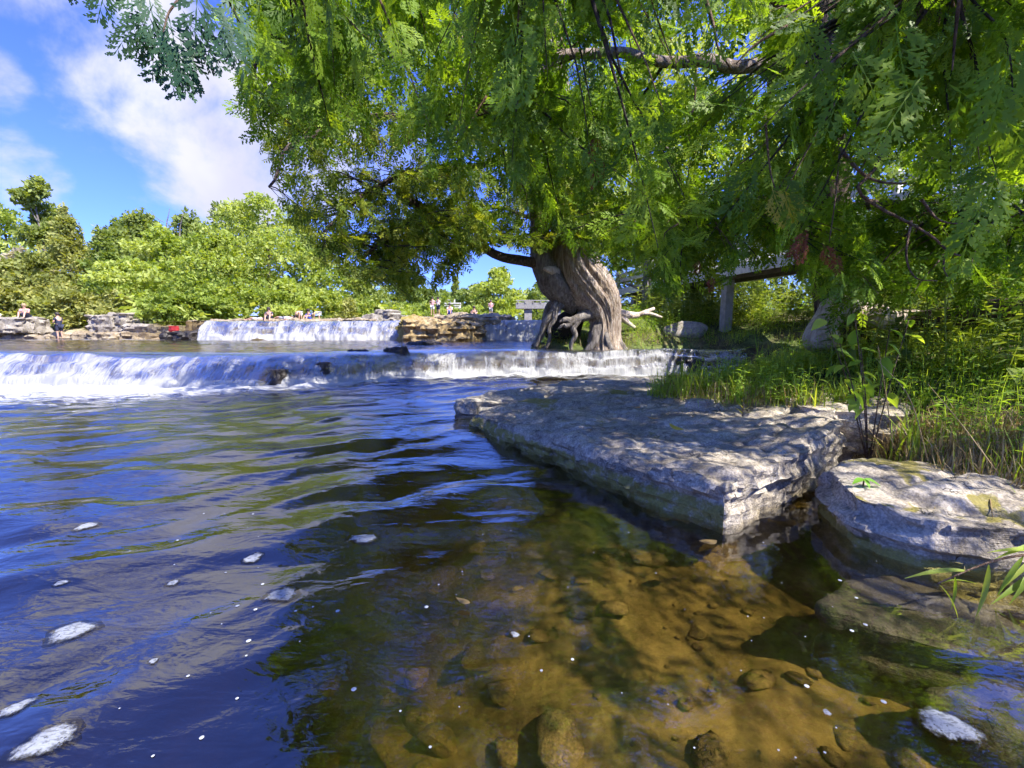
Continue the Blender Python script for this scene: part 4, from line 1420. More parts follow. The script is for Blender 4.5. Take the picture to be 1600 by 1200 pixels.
M_L = {
    'a': [(892, 330, YT), (800, 250, YT - 1), (700, 190, YT - 2), (580, 180, YT - 3), (470, 220, YT - 3.8), (420, 290, YT - 4)],
    'b': [(815, 240, YT - .5), (740, 260, YT - 1.2), (650, 270, YT - 2), (560, 310, YT - 2.6), (500, 370, YT - 3)],
    'c': [(740, 378, YT - 1), (690, 345, YT - 1.5), (640, 350, YT - 1.8), (590, 380, YT - 2.2), (560, 420, YT - 2.4)],
    'd': [(884, 250, YT), (960, 200, YT + .3), (1040, 230, YT + .5), (1080, 300, YT + .8)],
    'e': [(872, 150, YT - .3), (760, 60, YT - 1.5), (600, 40, YT - 2.5), (480, 100, YT - 3.4)],
    'f': [(870, 120, YT - .3), (950, 20, YT + .6), (1050, 60, YT + 1.2)],
    'g': [(880, 300, YT), (840, 340, YT + 1), (770, 320, YT + 2), (700, 330, YT + 2.4)],
}
m_limbs = []
for kx, pts in M_L.items():
    ll = limb_line(pts, 26)
    ll = ll + np.stack([pn(np.arange(26) * .35, ord(kx) * 2.7 + i * 9.1) for i in range(3)], 1) * .12
    MB().tube(ll, np.linspace(.10, .02, 26), 8, .15, 0, ord(kx)).build('limb', M['bark_dark'], old, True)
    m_limbs.append(ll)
M_POLY = [(395, 160), (405, 235), (428, 300), (452, 352), (480, 405), (520, 432), (575, 440), (615, 458), (645, 474), (680, 468), (712, 440), (745, 405), (775, 385), (815, 392), (850, 398), (880, 385), (930, 405), (1000, 430),
          (1060, 440), (1090, 400), (1120, 300), (1130, -300), (400, -300)]
tg = []
add_targets(330, (395, 800), (150, 476), (8.2, 11.8), M_POLY)
add_targets(130, (560, 800), (300, 476), (9.5, 13), M_POLY)
add_targets(110, (780, 1120), (150, 440), (11.0, 13.8), M_POLY)
add_targets(60, (790, 1000), (200, 430), (10.0, 11.6), M_POLY)
add_targets(60, (825, 985), (300, 398), (10.2, 11.7), M_POLY)
add_targets(90, (420, 1100), (-260, 160), (8.8, 13.5), M_POLY)
tb, P_, A_, S_ = grow(m_limbs, tg, 12, .32, .40, jitter=.6, seed=9, radius=.014)
ok = inside_px(tip(P_, A_, S_), M_POLY)[0]
P_, A_, S_ = P_[ok], A_[ok], S_[ok]
tubes_mesh([q for q in tb if inside_px(q[0], M_POLY)[0][-3:].all()], 4).build('twigs', M['twig_dark'], old, True)['kind'] = 'stuff'
scatter(LD, P_, S_, basis(A_, rg.uniform(0, 6.28, len(P_))), M['cedar_far'], 'crown', old)['kind'] = 'stuff'

# ---------------------------------------------------------------- broadleaf and conifer trees of the banks
def leaf_card(seed):
    r = random.Random(seed)
    V, F = [], []
    for k in range(3):
        a = r.uniform(0, 6.28)
        c = np.array([r.uniform(-.5, .5), r.uniform(-.5, .5), r.uniform(-.3, .3)])
        u = np.array([math.cos(a), math.sin(a), r.uniform(-.6, .6)])
        v = np.cross(u, np.array([r.uniform(-.4, .4), r.uniform(-.4, .4), 1]))
        n0_ = len(V)
        V += [c - u * .5, c + v * .26, c + u * .5, c - v * .26]
        F.append([n0_, n0_ + 1, n0_ + 2, n0_ + 3])
    return np.array(V), np.array(F)


CARDS = [leaf_card(i) for i in range(6)]


def tree(name, label, base, h, w, mat, n=2200, leaf=.30, shape='round', trunk='bark_grey', seed=0, skirt=.12, cat='tree', group=None, lumps=22):
    base = Vector(base)
    root = empty(name, tuple(base))
    tag(root, label, cat, group)
    r = np.random.default_rng(seed + 100)
    b = np.array(base)
    lean = r.normal(size=2) * .03 * h
    tp = np.array([lean[0], lean[1], h * .92])
    mb = MB()
    mb.tube([b + np.array([0, 0, -.2]), b + tp * .35 + np.array([.03 * h * r.normal(), 0, 0]), b + tp * .7, b + tp], [max(.03, h * .022), h * .016, h * .010, .01], 8, .1, 0, seed, 14)
    mb.build('trunk', M[trunk], root, True)
    C, Rr = [], []
    for i in range(lumps):
        f = skirt + (1 - skirt) * (i + r.random()) / lumps
        if shape == 'round':
            prof = math.sin(math.pi * min(1, .16 + .80 * f)) ** .6
        elif shape == 'cone':
            prof = (1 - f) ** .75 + .07
        elif shape == 'pine':
            prof = (.35 + .65 * abs(math.sin(f * 9))) * (1 - .55 * f)
        else:
            prof = math.sin(math.pi * min(1, .25 + .72 * f)) ** .4
        a = r.uniform(0, 6.28)
        rad = w * .5 * prof
        q = rad * r.uniform(.15, .75)
        C.append(b + np.array([lean[0] * f + q * math.cos(a), lean[1] * f + q * math.sin(a), h * f]))
        Rr.append((max(.3, rad * r.uniform(.45, .75)), max(.25, (h / lumps * 2.2 if shape != 'pine' else h / lumps * .9) * r.uniform(.7, 1.2))))
    # limbs to the lumps
    lb = MB()
    for c in C[::2]:
        k = np.clip((c[2] - b[2]) / h - .12, .05, .9)
        p0 = b + tp * k
        lb.tube([p0, (p0 + c) / 2 + np.array([0, 0, -.03 * h]), c], [h * .007, h * .004, .006], 4, caps=False, sub=5)
    lb.build('limbs', M[trunk], root, True)['kind'] = 'stuff'
    n = int(n * 1.2)
    leaf = leaf * .80
    ix = r.integers(0, lumps, n)
    d = r.normal(size=(n, 3))
    d /= np.linalg.norm(d, axis=1)[:, None]
    rad = r.random(n) ** .35
    CC, RR = np.array(C)[ix], np.array(Rr)[ix]
    P_ = CC + d * rad[:, None] * np.stack([RR[:, 0], RR[:, 0], RR[:, 1]], 1)
    P_ += .25 * leaf * np.stack([pn(P_[:, 0] * 2, P_[:, 1] * 2, P_[:, 2] * 2 + i * 7) for i in range(3)], 1) * 3
    P_[:, 2] = np.maximum(P_[:, 2], b[2] + .03 * h)
    ax = d + r.normal(size=(n, 3)) * .6
    Rm = basis(ax, r.uniform(0, 6.28, n))
    rn = np.clip(r.random(len(C))[ix] * .6 + r.random(n) * .4, 0, 1)
    scatter(CARDS, P_, leaf * r.uniform(.6, 1.3, n), Rm, M[mat], 'crown', root, rn)['kind'] = 'stuff'
    return root


def tree_px(name, label, px, pytop, pybase, Y, wpx, mat, **kw):
    """tree standing at distance Y whose top, base and width are given in photo pixels"""
    top_, b = at(px, pytop, Y), at(px, pybase, Y)
    zb = gz(b.x, Y)
    return tree(name, label, (b.x, Y, zb), top_.z - zb, wpx * Y / FPX, mat, seed=int(px + Y * 10), **kw)


g1, g2 = 'trees along the far left bank', 'shrubs along the far left shore'
for a in (
        ('pine_tree', 'tall pine with a ragged layered top rising above the left treeline', 88, 296, 500, 36, 150, 'leaf_dark', dict(shape='pine', n=2400, lumps=14, leaf=.42)),
        ('dead_tree', 'grey half dead tree at the far left edge', 30, 395, 505, 30, 110, 'leaf_grey', dict(n=1100, leaf=.3)),
        ('tree', 'bright green round tree top behind the grey tree at far left', 28, 330, 500, 40, 160, 'leaf_lime', dict(n=2200, leaf=.42)),
        ('tree', 'olive green tree in front of the pine on the left bank', 120, 335, 505, 31, 150, 'leaf_olive', dict(n=3000, shape='cone')),
        ('tree', 'narrow green tree right of the pine on the left bank', 175, 365, 505, 30, 95, 'leaf_green', dict(n=2200, shape='cone')),
        ('tree', 'dark crowned tree with a pale forked trunk in the left treeline', 238, 340, 505, 36, 120, 'leaf_dark', dict(n=2200, shape='round', skirt=.42, leaf=.4)),
        ('tree', 'dark green tree top left of the dead spikes in the treeline', 205, 352, 505, 40, 100, 'leaf_green', dict(n=1800, leaf=.42)),
        ('tree', 'dark rounded tree top in the middle of the left treeline', 322, 342, 505, 38, 110, 'leaf_dark', dict(n=2000, leaf=.42)),
        ('tree', 'lime green tree below the dead spikes on the left bank', 275, 362, 505, 31, 130, 'leaf_lime', dict(n=2800)),
        ('tree', 'largest bright green tree of the left bank beside the cedar foliage', 420, 318, 500, 31, 210, 'leaf_lime', dict(n=5200, leaf=.28)),
        ('tree', 'bright green tree just left of the largest one on the left bank', 350, 372, 502, 29, 150, 'leaf_lime', dict(n=3200, leaf=.27)),
        ('tree', 'tall dark tree peeking behind the largest bright tree', 385, 322, 500, 42, 120, 'leaf_dark', dict(n=1600, leaf=.45)),
        ('tree', 'olive tree between the two leftmost shrubs of the left bank', 55, 400, 510, 28, 110, 'leaf_olive', dict(n=2200)),
        ('tree', 'yellow green bushy tree in the middle of the left bank', 215, 410, 508, 28, 130, 'leaf_lime', dict(n=2600)),
        ('tree', 'lime tree at the right end of the left bank beside the cedar', 490, 385, 498, 33, 130, 'leaf_lime', dict(n=2600)),
        ('tree', 'dark green tree under the tip of the old cedar crown', 575, 425, 497, 36, 110, 'leaf_green', dict(n=2200)),
        ('tree', 'green tree behind the far boulders', 640, 440, 492, 44, 120, 'leaf_green', dict(n=1800, leaf=.4)),
        ('conifer_tree', 'bright arborvitae cone left of the far footbridge', 783, 424, 492, 46, 78, 'leaf_lime', dict(n=3200, shape='round', leaf=.36)),
        ('tree', 'pale green tree left of the bright arborvitae in the far gap', 745, 448, 490, 56, 70, 'leaf_green', dict(n=1400, leaf=.5)),
        ('tree', 'distant green tree beyond the far footbridge', 838, 446, 485, 75, 75, 'leaf_green', dict(n=1400, leaf=.6)),
        ('tree', 'distant dark spruce in the far gap under the cedar crown', 712, 436, 490, 70, 34, 'leaf_dark', dict(n=900, shape='cone', leaf=.5)),
        ('tree', 'distant pale tree behind the wooden platform', 690, 455, 490, 80, 80, 'leaf_green', dict(n=1200, leaf=.6)),
        ('tree', 'distant treetop just right of the old cedar stem', 870, 440, 485, 85, 90, 'leaf_green', dict(n=1200, leaf=.65)),
        ('shrub', 'rust tinged shrub behind the shore rocks of the left bank', 180, 462, 508, 26, 60, 'leaf_olive', dict(n=1000)),
        ('shrub', 'olive shrub between the boulder and the standing man', 110, 455, 525, 25.5, 90, 'leaf_olive', dict(n=1500)),
        ('shrub', 'bright shrub overhanging the flat shore slab', 270, 455, 512, 26, 90, 'leaf_lime', dict(n=1600)),
        ('shrub', 'lime shrub left of the sunbathers', 330, 450, 503, 27, 90, 'leaf_lime', dict(n=1600)),
        ('shrub', 'green shrub right behind the sunbathers', 440, 440, 500, 28, 100, 'leaf_lime', dict(n=1800)),
        ('shrub', 'feathery pale shrub right of the sunbathers', 517, 457, 500, 29, 60, 'leaf_lime', dict(n=1200, leaf=.22)),
        ('shrub', 'rusty orange green shrub right of the feathery shrub', 545, 470, 500, 29, 36, 'leaf_olive', dict(n=700, leaf=.22)),
        ('shrub', 'olive shrub at the far left behind the sitting person', 10, 440, 505, 26, 80, 'leaf_olive', dict(n=1300)),
        ('shrub', 'yellow green shrub beside the far boulders', 575, 474, 497, 30, 45, 'leaf_lime', dict(n=700, leaf=.22)),
        ('shrub', 'yellow green shrub before the wooden platform', 665, 474, 492, 36, 70, 'leaf_lime', dict(n=900, leaf=.25)),
        ('shrub', 'low bright shrub below the bright arborvitae', 745, 478, 492, 38, 60, 'leaf_lime', dict(n=800, leaf=.25))):
    nm, lab, px, pt, pb, Yd, wp, mt, kw = a
    tree_px(nm, lab, px, pt, pb, Yd, wp, mt, group=g2 if nm == 'shrub' else g1, cat='shrub' if nm == 'shrub' else 'tree', lumps=kw.pop('lumps', 14 if nm == 'shrub' else 24), **kw)
# sunlit woods on the right bank behind the cedar
for a in (
        ('tree', 'sunlit leafy tree behind the old cedar trunk on the right bank', 1010, 60, 500, 17, 320, 'leaf_lime', dict(n=4200, leaf=.20)),
        ('tree', 'sunlit leafy tree behind the boardwalk seen through the sprays', 1190, -40, 470, 19, 340, 'leaf_lime', dict(n=4200, leaf=.22)),
        ('tree', 'sunlit leafy tree above the boardwalk railing at right', 1400, -120, 450, 17, 380, 'leaf_lime', dict(n=4200, leaf=.22)),
        ('tree', 'leafy tree at the right picture edge behind the cedar sprays', 1580, -100, 470, 14, 360, 'leaf_green', dict(n=4000, leaf=.2)),
        ('tree', 'slim leafy tree right behind the old cedar stem', 930, 160, 500, 21, 200, 'leaf_lime', dict(n=2400, leaf=.22))):
    nm, lab, px, pt, pb, Yd, wp, mt, kw = a
    tree_px(nm, lab, px, pt, pb, Yd, wp, mt, group='trees on the right bank', skirt=.2, **kw)
for a in (
        ('shrub', 'shady shrub directly behind the boardwalk pier', 1215, 385, 480, 15, 150, 'leaf_green', dict(n=1500, leaf=.16)),
        ('shrub', 'shady shrub between the driftwood and the boardwalk pier', 1090, 405, 490, 17.5, 150, 'leaf_dark', dict(n=1500, leaf=.18)),
        ('shrub', 'leafy shrub behind the pale gnarled root', 1330, 380, 500, 11.5, 170, 'leaf_green', dict(n=1700, leaf=.14)),
        ('shrub', 'sunlit shrub behind the dark low limb', 1470, 400, 510, 11, 200, 'leaf_lime', dict(n=1900, leaf=.14)),
        ('shrub', 'sunlit shrub at the right edge behind the low limb', 1600, 400, 520, 9.5, 200, 'leaf_lime', dict(n=1900, leaf=.13)),
        ('shrub', 'dark shrub right behind the old cedar trunk', 1000, 410, 495, 20, 130, 'leaf_dark', dict(n=1300, leaf=.2))):
    nm, lab, px, pt, pb, Yd, wp, mt, kw = a
    tree_px(nm, lab, px, pt, pb, Yd, wp, mt, group='shrubs behind the boardwalk', cat='shrub', skirt=.05, lumps=16, **kw)
# bare dead spikes in the left treeline
for px, pt, Yd, lab in ((262, 326, 36, 'bare dead tree spike above the left treeline'), (283, 332, 36, 'thinner bare dead spike right of the first in the treeline'), (152, 352, 31, 'grey dead stem among the trees right of the pine')):
    b, tp = at(px, 420, Yd), at(px + 3, pt, Yd)
    root = empty('dead_tree', (b.x, Yd, gz(b.x, Yd)))
    tag(root, lab, 'tree', 'dead spikes in the left treeline')
    MB().tube([(b.x, Yd, root.location.z - .1), (b.x + .1, Yd, (b.z + tp.z) / 2), tuple(tp)], [.10, .06, .015], 7, .1, 0, px, 14).build('trunk', M['leaf_grey'] if 0 else M['bark_grey'], root, True)
    for k in range(7):
        f = .45 + .5 * k / 7
        z0 = root.location.z + (tp.z - root.location.z) * f
        a = random.uniform(0, 6.28)
        MB().tube([(b.x + .05, Yd, z0), (b.x + .5 * math.cos(a), Yd + .5 * math.sin(a), z0 + .35), (b.x + .8 * math.cos(a), Yd + .8 * math.sin(a), z0 + .9)], [.03, .018, .006], 5, 0, 0, 0, 8).build('branch', M['bark_grey'], root, True)
# ------------------------------------------------------------------ undergrowth, grass, plants
def blade(seed, segs=3, w=.02):
    r = random.Random(seed)
    V, F = [], []
    bend = r.uniform(.15, .7)
    for i in range(segs + 1):
        q = i / segs
        x = bend * q * q
        z = q * (1 - .25 * bend * q)
        ww = w * (1 - q ** 1.6) + .001
        V += [(x, -ww, z), (x, ww, z)]
    for i in range(segs):
        F.append([2 * i, 2 * i + 1, 2 * i + 3, 2 * i + 2])
    return np.array(V), np.array(F)


def leaf_geo(L=1., w=.36, n=4, curl=.25):
    """pointed oval leaf folded along its mid rib, axis +Y"""
    V, F = [], []
    for i in range(n + 1):
        q = i / n
        ww = w * .5 * math.sin(math.pi * min(1, q ** .8)) + .002
        z = -curl * q * q
        V += [(-ww, q * L, z + ww * .35), (0, q * L, z), (ww, q * L, z + ww * .35)]
    for i in range(n):
        a = 3 * i
        F += [[a, a + 1, a + 4, a + 3], [a + 1, a + 2, a + 5, a + 4]]
    return np.array(V), np.array(F)


def herb_geo(seed, n=9, leafl=.34, w=.3):
    """upright leafy stem of unit height"""
    r = random.Random(seed)
    V, F, k = [], [], 0
    lean = np.array([r.uniform(-.15, .15), r.uniform(-.15, .15), 1.])
    for i in range(2):
        a0, a1 = lean * (i / 2), lean * ((i + 1) / 2)
        V.append(np.array([a0 + [-.008, 0, 0], a0 + [.008, 0, 0], a1 + [.006, 0, 0], a1 + [-.006, 0, 0]]))
        F.append(np.array([[0, 1, 2, 3]]) + k)
        k += 4
    TV, TF = leaf_geo(1, w, 2, .3)
    for i in range(n):
        q = .2 + .8 * i / (n - 1)
        a = i * 2.4 + r.uniform(-.3, .3)
        ax = np.array([[math.cos(a), math.sin(a), r.uniform(-.1, .55)]])
        Rm = basis(ax, np.array([r.uniform(-.3, .3)]))[0]
        V.append((TV * leafl * r.uniform(.6, 1.1) * (1.15 - .6 * q)) @ Rm.T + lean * q)
        F.append(TF + k)
        k += len(TV)
    return np.concatenate(V), np.concatenate(F)


BL = [blade(i) for i in range(6)]
HB = [herb_geo(i) for i in range(6)]
slab_poly = sl_out


def base_z(x, y):
    z = terrain(x, y)[0]
    ins = sdf(x, y, slab_poly) > .08
    return np.where(ins, np.maximum(z, slab_top(x, y)), z)


def bank_points(n, xr, yr, dr, extra=None):
    P = []
    while len(P) < n:
        x, y = rng.uniform(*xr, 4000), rng.uniform(*yr, 4000)
        d = sdf(x, y, BANK)
        ok = (d > dr[0]) & (d < dr[1])
        if extra is not None:
            ok &= extra(x, y, d)
        P += list(zip(x[ok], y[ok]))
    P = np.array(P[:n])
    return np.stack([P[:, 0], P[:, 1], base_z(P[:, 0], P[:, 1])], 1)


def rand_rot(n, tilt=.25):
    a = rng.uniform(0, 6.28, n)
    Rz = rotz(a)
    tl = rng.normal(size=n) * tilt
    c, s = np.cos(tl), np.sin(tl)
    o, z = np.ones(n), np.zeros(n)
    Ry = np.stack([np.stack([c, z, s], -1), np.stack([z, o, z], -1), np.stack([-s, z, c], -1)], -2)
    return Rz @ Ry


patch = lambda x, y, d: (fbm(x * .9, y * .9, 3., 3) > -.15)
grs = []
P1 = bank_points(7500, (1.7, 6.0), (1.9, 7.5), (.03, 3.2), patch)
P1 = np.concatenate([P1, bank_points(3600, (1.5, 3.4), (3.9, 6.4), (.02, 1.5))])
P2 = bank_points(5000, (.4, 8.0), (11.9, 15), (.02, 3.0), patch)
P3 = bank_points(3500, (3.0, 9.0), (6.5, 12), (.05, 4.0), patch)
P4 = bank_points(2500, (2.6, 3.6), (1.9, 3.6), (.02, .8))
Pg = np.concatenate([P1, P2, P3])
S = rng.uniform(.12, .36, len(Pg)) * np.where(Pg[:, 1] > 11, .8, 1.) * np.clip(.75 + 1.1 * fbm(Pg[:, 0] * 2.2, Pg[:, 1] * 2.2, 4., 3), .3, 1.5)
o = scatter(BL, Pg, S, rand_rot(len(Pg), .42), M['grass'], 'grass')
tag(o, 'green grass covering the right river bank', 'grass', kind='stuff')
Ps = np.concatenate([P4, bank_points(1700, (1.8, 5), (2, 6.5), (.02, .6)), bank_points(500, (1., 6), (11.9, 14), (.02, 1.))])
Rs = rand_rot(len(Ps), .6)
o = scatter(BL, Ps, rng.uniform(.08, .30, len(Ps)), Rs, M['straw'], 'dry_grass')
tag(o, 'dry straw coloured grass over the rocks of the right bank', 'grass', kind='stuff')
# low leafy undergrowth
Pu = np.concatenate([bank_points(900, (1.9, 6.5), (3.2, 8.5), (.15, 3.5), lambda x, y, d: fbm(x * 1.1, y * 1.1, 8., 2) > -.1), bank_points(1100, (.6, 9.5), (11.9, 17), (.1, 5.5), lambda x, y, d: fbm(x * .8, y * .8, 9., 2) > -.2),
                     bank_points(900, (4, 12), (5.5, 12), (1.2, 7)), bank_points(250, (2.8, 5), (2.2, 4.5), (.3, 2.2)), bank_points(200, (1.6, 3.4), (4.0, 6.4), (.05, 1.5))])
Su = rng.uniform(.18, .42, len(Pu)) * np.where(Pu[:, 1] > 11, 1.15, 1.)
o = scatter(HB, Pu, Su, rand_rot(len(Pu), .2), M['herb'], 'undergrowth')
tag(o, 'low leafy undergrowth on the right bank', 'undergrowth', kind='stuff')
# tall weeds further up the bank, under and behind the boardwalk
Pw = np.concatenate([bank_points(900, (4, 16), (9, 24), (2.5, 12)), bank_points(500, (4.5, 8), (11, 16), (1.5, 6)), bank_points(500, (3.2, 9), (3.5, 9), (1.2, 6))])
o = scatter(HB, Pw, rng.uniform(.35, 1.1, len(Pw)), rand_rot(len(Pw), .15), M['leaf_green'], 'undergrowth')
tag(o, 'tall shady weeds below the boardwalk', 'undergrowth', kind='stuff')
# thicket at the foot of the far left trees
n = 5200
xx = rng.uniform(-48, 2, n)
yy = rng.uniform(25, 50, n)
dd = sdf(xx, yy, LEFT)
k = (dd > 2.3) & (dd < 9)
Pt = np.stack([xx[k], yy[k], terrain(xx[k], yy[k])[0] + rng.random(k.sum()) * 1.3], 1)
o = scatter(CARDS, Pt, rng.uniform(.25, .6, len(Pt)), rand_rot(len(Pt), 1.), M['leaf_lime'], 'undergrowth')
tag(o, 'bushy thicket at the foot of the far left trees', 'undergrowth', kind='stuff')

herb_me = [make_mesh('plant', v, f, M['herb']) for v, f in HB]
for q, (px, py, Y, s, lab) in enumerate((
        (1115, 622, 5.3, .38, 'leafy weed at the left end of the slab grass'), (1150, 600, 5.6, .42, 'leafy weed rising from the middle of the slab grass'), (1190, 560, 5.6, .55, 'tall leafy weed before the right end of the falls'),
        (1235, 520, 5.8, .7, 'tall weed with bright top leaves left of the pale root'), (1220, 610, 5.0, .36, 'low weed in the thick grass above the slab corner'), (1290, 640, 4.4, .34, 'low weed at the right end of the slab grass'),
        (1490, 625, 3.3, .35, 'broad weed in the shade above the right block'), (1555, 600, 3.2, .40, 'leafy weed at the right edge above the dry grass'), (1440, 640, 3.4, .30, 'small weed at the top of the dry grass'),
        (1090, 660, 4.5, .16, 'small green seedling beside the grey stone on the slab'), (1130, 668, 4.3, .14, 'tiny green plant at the front of the slab grass'), (1050, 505, 12.6, .5, 'weed below the boardwalk pier on the upper bank'),
        (995, 520, 12.3, .4, 'grassy weed right of the old cedar roots'), (1105, 520, 12.4, .45, 'weed on the upper bank near the end of the falls'), (1150, 530, 11.9, .5, 'dark weed at the right end of the falls lip'))):
    p = at(px, py, Y)
    z = float(base_z(np.array([p.x]), np.array([p.y]))[0])
    o = bpy.data.objects.new('leafy_weed', herb_me[q % len(herb_me)])
    o.location = (p.x, p.y, z)
    o.scale = (s * 1.2, s * 1.2, s)
    o.rotation_euler = (0, 0, q * 1.3)
    COL.objects.link(o)
    tag(o, lab, 'plant', 'leafy weeds of the right bank')

LV, LF = leaf_geo(1., .46, 6, .28)
big_leaf = make_mesh('leaf', LV, LF, M['herb'], True)


def sapling(name, label, base, stems, leaves, mat):
    root = empty(name, tuple(base))
    tag(root, label, 'plant')
    for st in stems:
        MB().tube([tuple(p) for p in st], np.linspace(.006, .003, len(st)), 6, 0, 0, 0, 12).build('stem', M['twig'], root, True)
    for (p, ax, L, roll) in leaves:
        o = bpy.data.objects.new('leaf', mat)
        Rm = basis(np.array([ax], float), np.array([roll]))[0]
        COL.objects.link(o)
        o.parent = root
        o.matrix_basis = Matrix.Translation(-root.location) @ Matrix([[*(Rm[k_] * L), p[k_]] for k_ in range(3)] + [[0, 0, 0, 1]])
    return root


b0 = at(1370, 610, 3.6)
b0.z = gz(b0.x, b0.y)
tips = [at(1290, 500, 3.3), at(1335, 490, 3.3), at(1390, 515, 3.3), at(1345, 545, 3.2), at(1310, 530, 3.2), at(1420, 500, 3.4)]
stems = [[b0, (b0 + tp_) / 2 + Vector((0, 0, .08)), tp_] for tp_ in tips]
lv = []
rr_ = random.Random(5)
for tp_ in tips:
    for k in range(6):
        q = 1 - .10 * k
        p = b0 * (1 - q) ** 2 + ((b0 + tp_) / 2 + Vector((0, 0, .08))) * 2 * q * (1 - q) + tp_ * q * q
        a = rr_.uniform(0, 6.28)
        lv.append((tuple(p), (math.cos(a), math.sin(a) * .6, rr_.uniform(-.9, .0)), rr_.uniform(.11, .18), rr_.uniform(-.6, .6)))
sapling('broadleaf_sapling', 'broad dark green leafed sapling in front of the pale gnarled root', b0, stems, lv, big_leaf)
bl_me = make_mesh('leaf', LV, LF, M['bright_leaf'], True)
p = at(1350, 748, 2.45)
sapling('seedling', 'bright green two-leaved seedling on the edge of the right block', p, [[p - Vector((0, 0, .06)), p]], [(tuple(p), (-.9, -.2, -.1), .08, .2), (tuple(p), (.8, -.4, -.15), .09, -.2), (tuple(p), (.1, -.8, -.5), .06, 0)], bl_me)
GV, GF = leaf_geo(1., .085, 8, .35)
gr_me = make_mesh('leaf', GV, GF, M['grass'], True)


def ax_of(a, b):
    return tuple((b - a).normalized())


st = [at(1640, 862, 1.8), at(1570, 872, 1.75), at(1520, 888, 1.72), at(1465, 912, 1.7)]
lvs = []
for (a, b) in (((1515, 893, 1.72), (1432, 880, 1.70)), ((1545, 880, 1.74), (1542, 962, 1.72)), ((1492, 900, 1.71), (1497, 948, 1.70)), ((1466, 912, 1.70), (1512, 955, 1.66)), ((1470, 912, 1.7), (1520, 890, 1.74)), ((1600, 868, 1.78), (1558, 925, 1.74)),
               ((1625, 866, 1.8), (1580, 900, 1.74)), ((1630, 866, 1.8), (1568, 840, 1.76)), ((1640, 866, 1.8), (1590, 925, 1.7)), ((1640, 850, 1.82), (1575, 848, 1.76)), ((1640, 890, 1.82), (1570, 915, 1.72))):
    pa, pb = at(*a), at(*b)
    lvs.append((tuple(pa), ax_of(pa, pb), (pb - pa).length, .3))
rt = st[0].copy()
sapling('grass_sprig', 'long bladed green grass sprig leaning over the water at the right edge', rt, [st], lvs, gr_me)
p = at(1160, 652, 4.2)
sapling('pale_fern', 'pale yellow green fern tuft standing at the edge of the slab grass', p, [[p, p + Vector((0, 0, .2))]], [(tuple(p + Vector((0, 0, .03 * k))), (.7 * (-1) ** k, -.2, .8), .12 - .012 * k, 0) for k in range(8)], make_mesh('leaf', *leaf_geo(1., .2, 4, .2), M['cedar_yellow'], True))
# loose fallen leaves
for px, py, zf, L, mt, ang, lab in ((1068, 674, None, .17, 'yellow_leaf', .4, 'yellow fallen leaf lying on the slab'), (1000, 637, None, .15, 'orange_leaf', 2.2, 'orange brown fallen leaf beside the small white stone'), (1120, 847, .004, .13, 'straw', 1.9, 'curled tan leaf floating by the slab tip'),
                                   (735, 946, .006, .07, 'straw', 1.2, 'pale tan leaf floating in the middle of the brown water'), (1030, 656, None, .12, 'orange_leaf', 1.2, 'dull brown leaf on the mossy top of the slab')):
    z = .3 if zf is None else zf
    p = on(px, py, z)
    if zf is None:
        for _ in range(4):
            p = on(px, py, slab_top(p.x, p.y) + .045)
    c, s_ = math.cos(ang), math.sin(ang)
    V = LV * L
    V = np.stack([V[:, 0] * c - V[:, 1] * s_, V[:, 0] * s_ + V[:, 1] * c, -V[:, 2] * .5 + .012], 1) + np.array(p)
    tag(obj('fallen_leaf', V, LF, M[mt], smooth=True), lab, 'leaf')
# dry stalks over the right block
for q, (a, b, c) in enumerate((((1395, 700, 2.7), (1385, 620, 2.7), (1372, 540, 2.7)), ((1450, 720, 2.6), (1420, 620, 2.7), (1368, 560, 2.8)), ((1560, 740, 2.4), (1500, 660, 2.6), (1450, 600, 2.7)), ((1480, 770, 2.35), (1520, 830, 2.2), (1600, 880, 2.0)), ((1455, 765, 2.4), (1462, 800, 2.2), (1470, 815, 2.15)), ((1290, 745, 2.9), (1310, 752, 2.85), (1340, 760, 2.7)), ((1545, 765, 2.3), (1550, 800, 2.15), (1552, 815, 2.1)))):
    o = MB().tube([tuple(at(*a)), tuple(at(*b)), tuple(at(*c))], [.003, .0028, .0015], 5, 0, 0, 0, 12).build('dry_stalk', M['straw'], None, True)
    tag(o, ['long straw stalk standing left of the dry grass', 'straw stalk bending left over the dry grass', 'straw stalk rising from the right dry grass', 'long straw stalk bowed down across the face of the right block', 'short straw hanging on the face of the right block', 'pale twig poking from the left end of the right block over the dark gap', 'short straw hanging at the right side of the block face'][q], 'stalk', 'dry stalks over the right block')

# ------------------------------------------------------------------ boardwalk of the right bank
A_ = Vector((4.7, 20.0, 2.62))
B_ = Vector((7.9, 2.0, 2.62))
u_ = (B_ - A_).normalized()
v_ = Vector((-u_.y, u_.x, 0))
if v_.x < 0:
    v_ = -v_
Lw = (B_ - A_).length
ang = math.atan2(u_.y, u_.x)
rot = Euler((0, 0, ang))
bw = empty('boardwalk', tuple(A_))
tag(bw, 'raised pale timber boardwalk with railings behind the right bank vegetation', 'boardwalk')


def bpt(s_, o_, z_):
    return A_ + u_ * s_ + v_ * o_ + Vector((0, 0, z_))


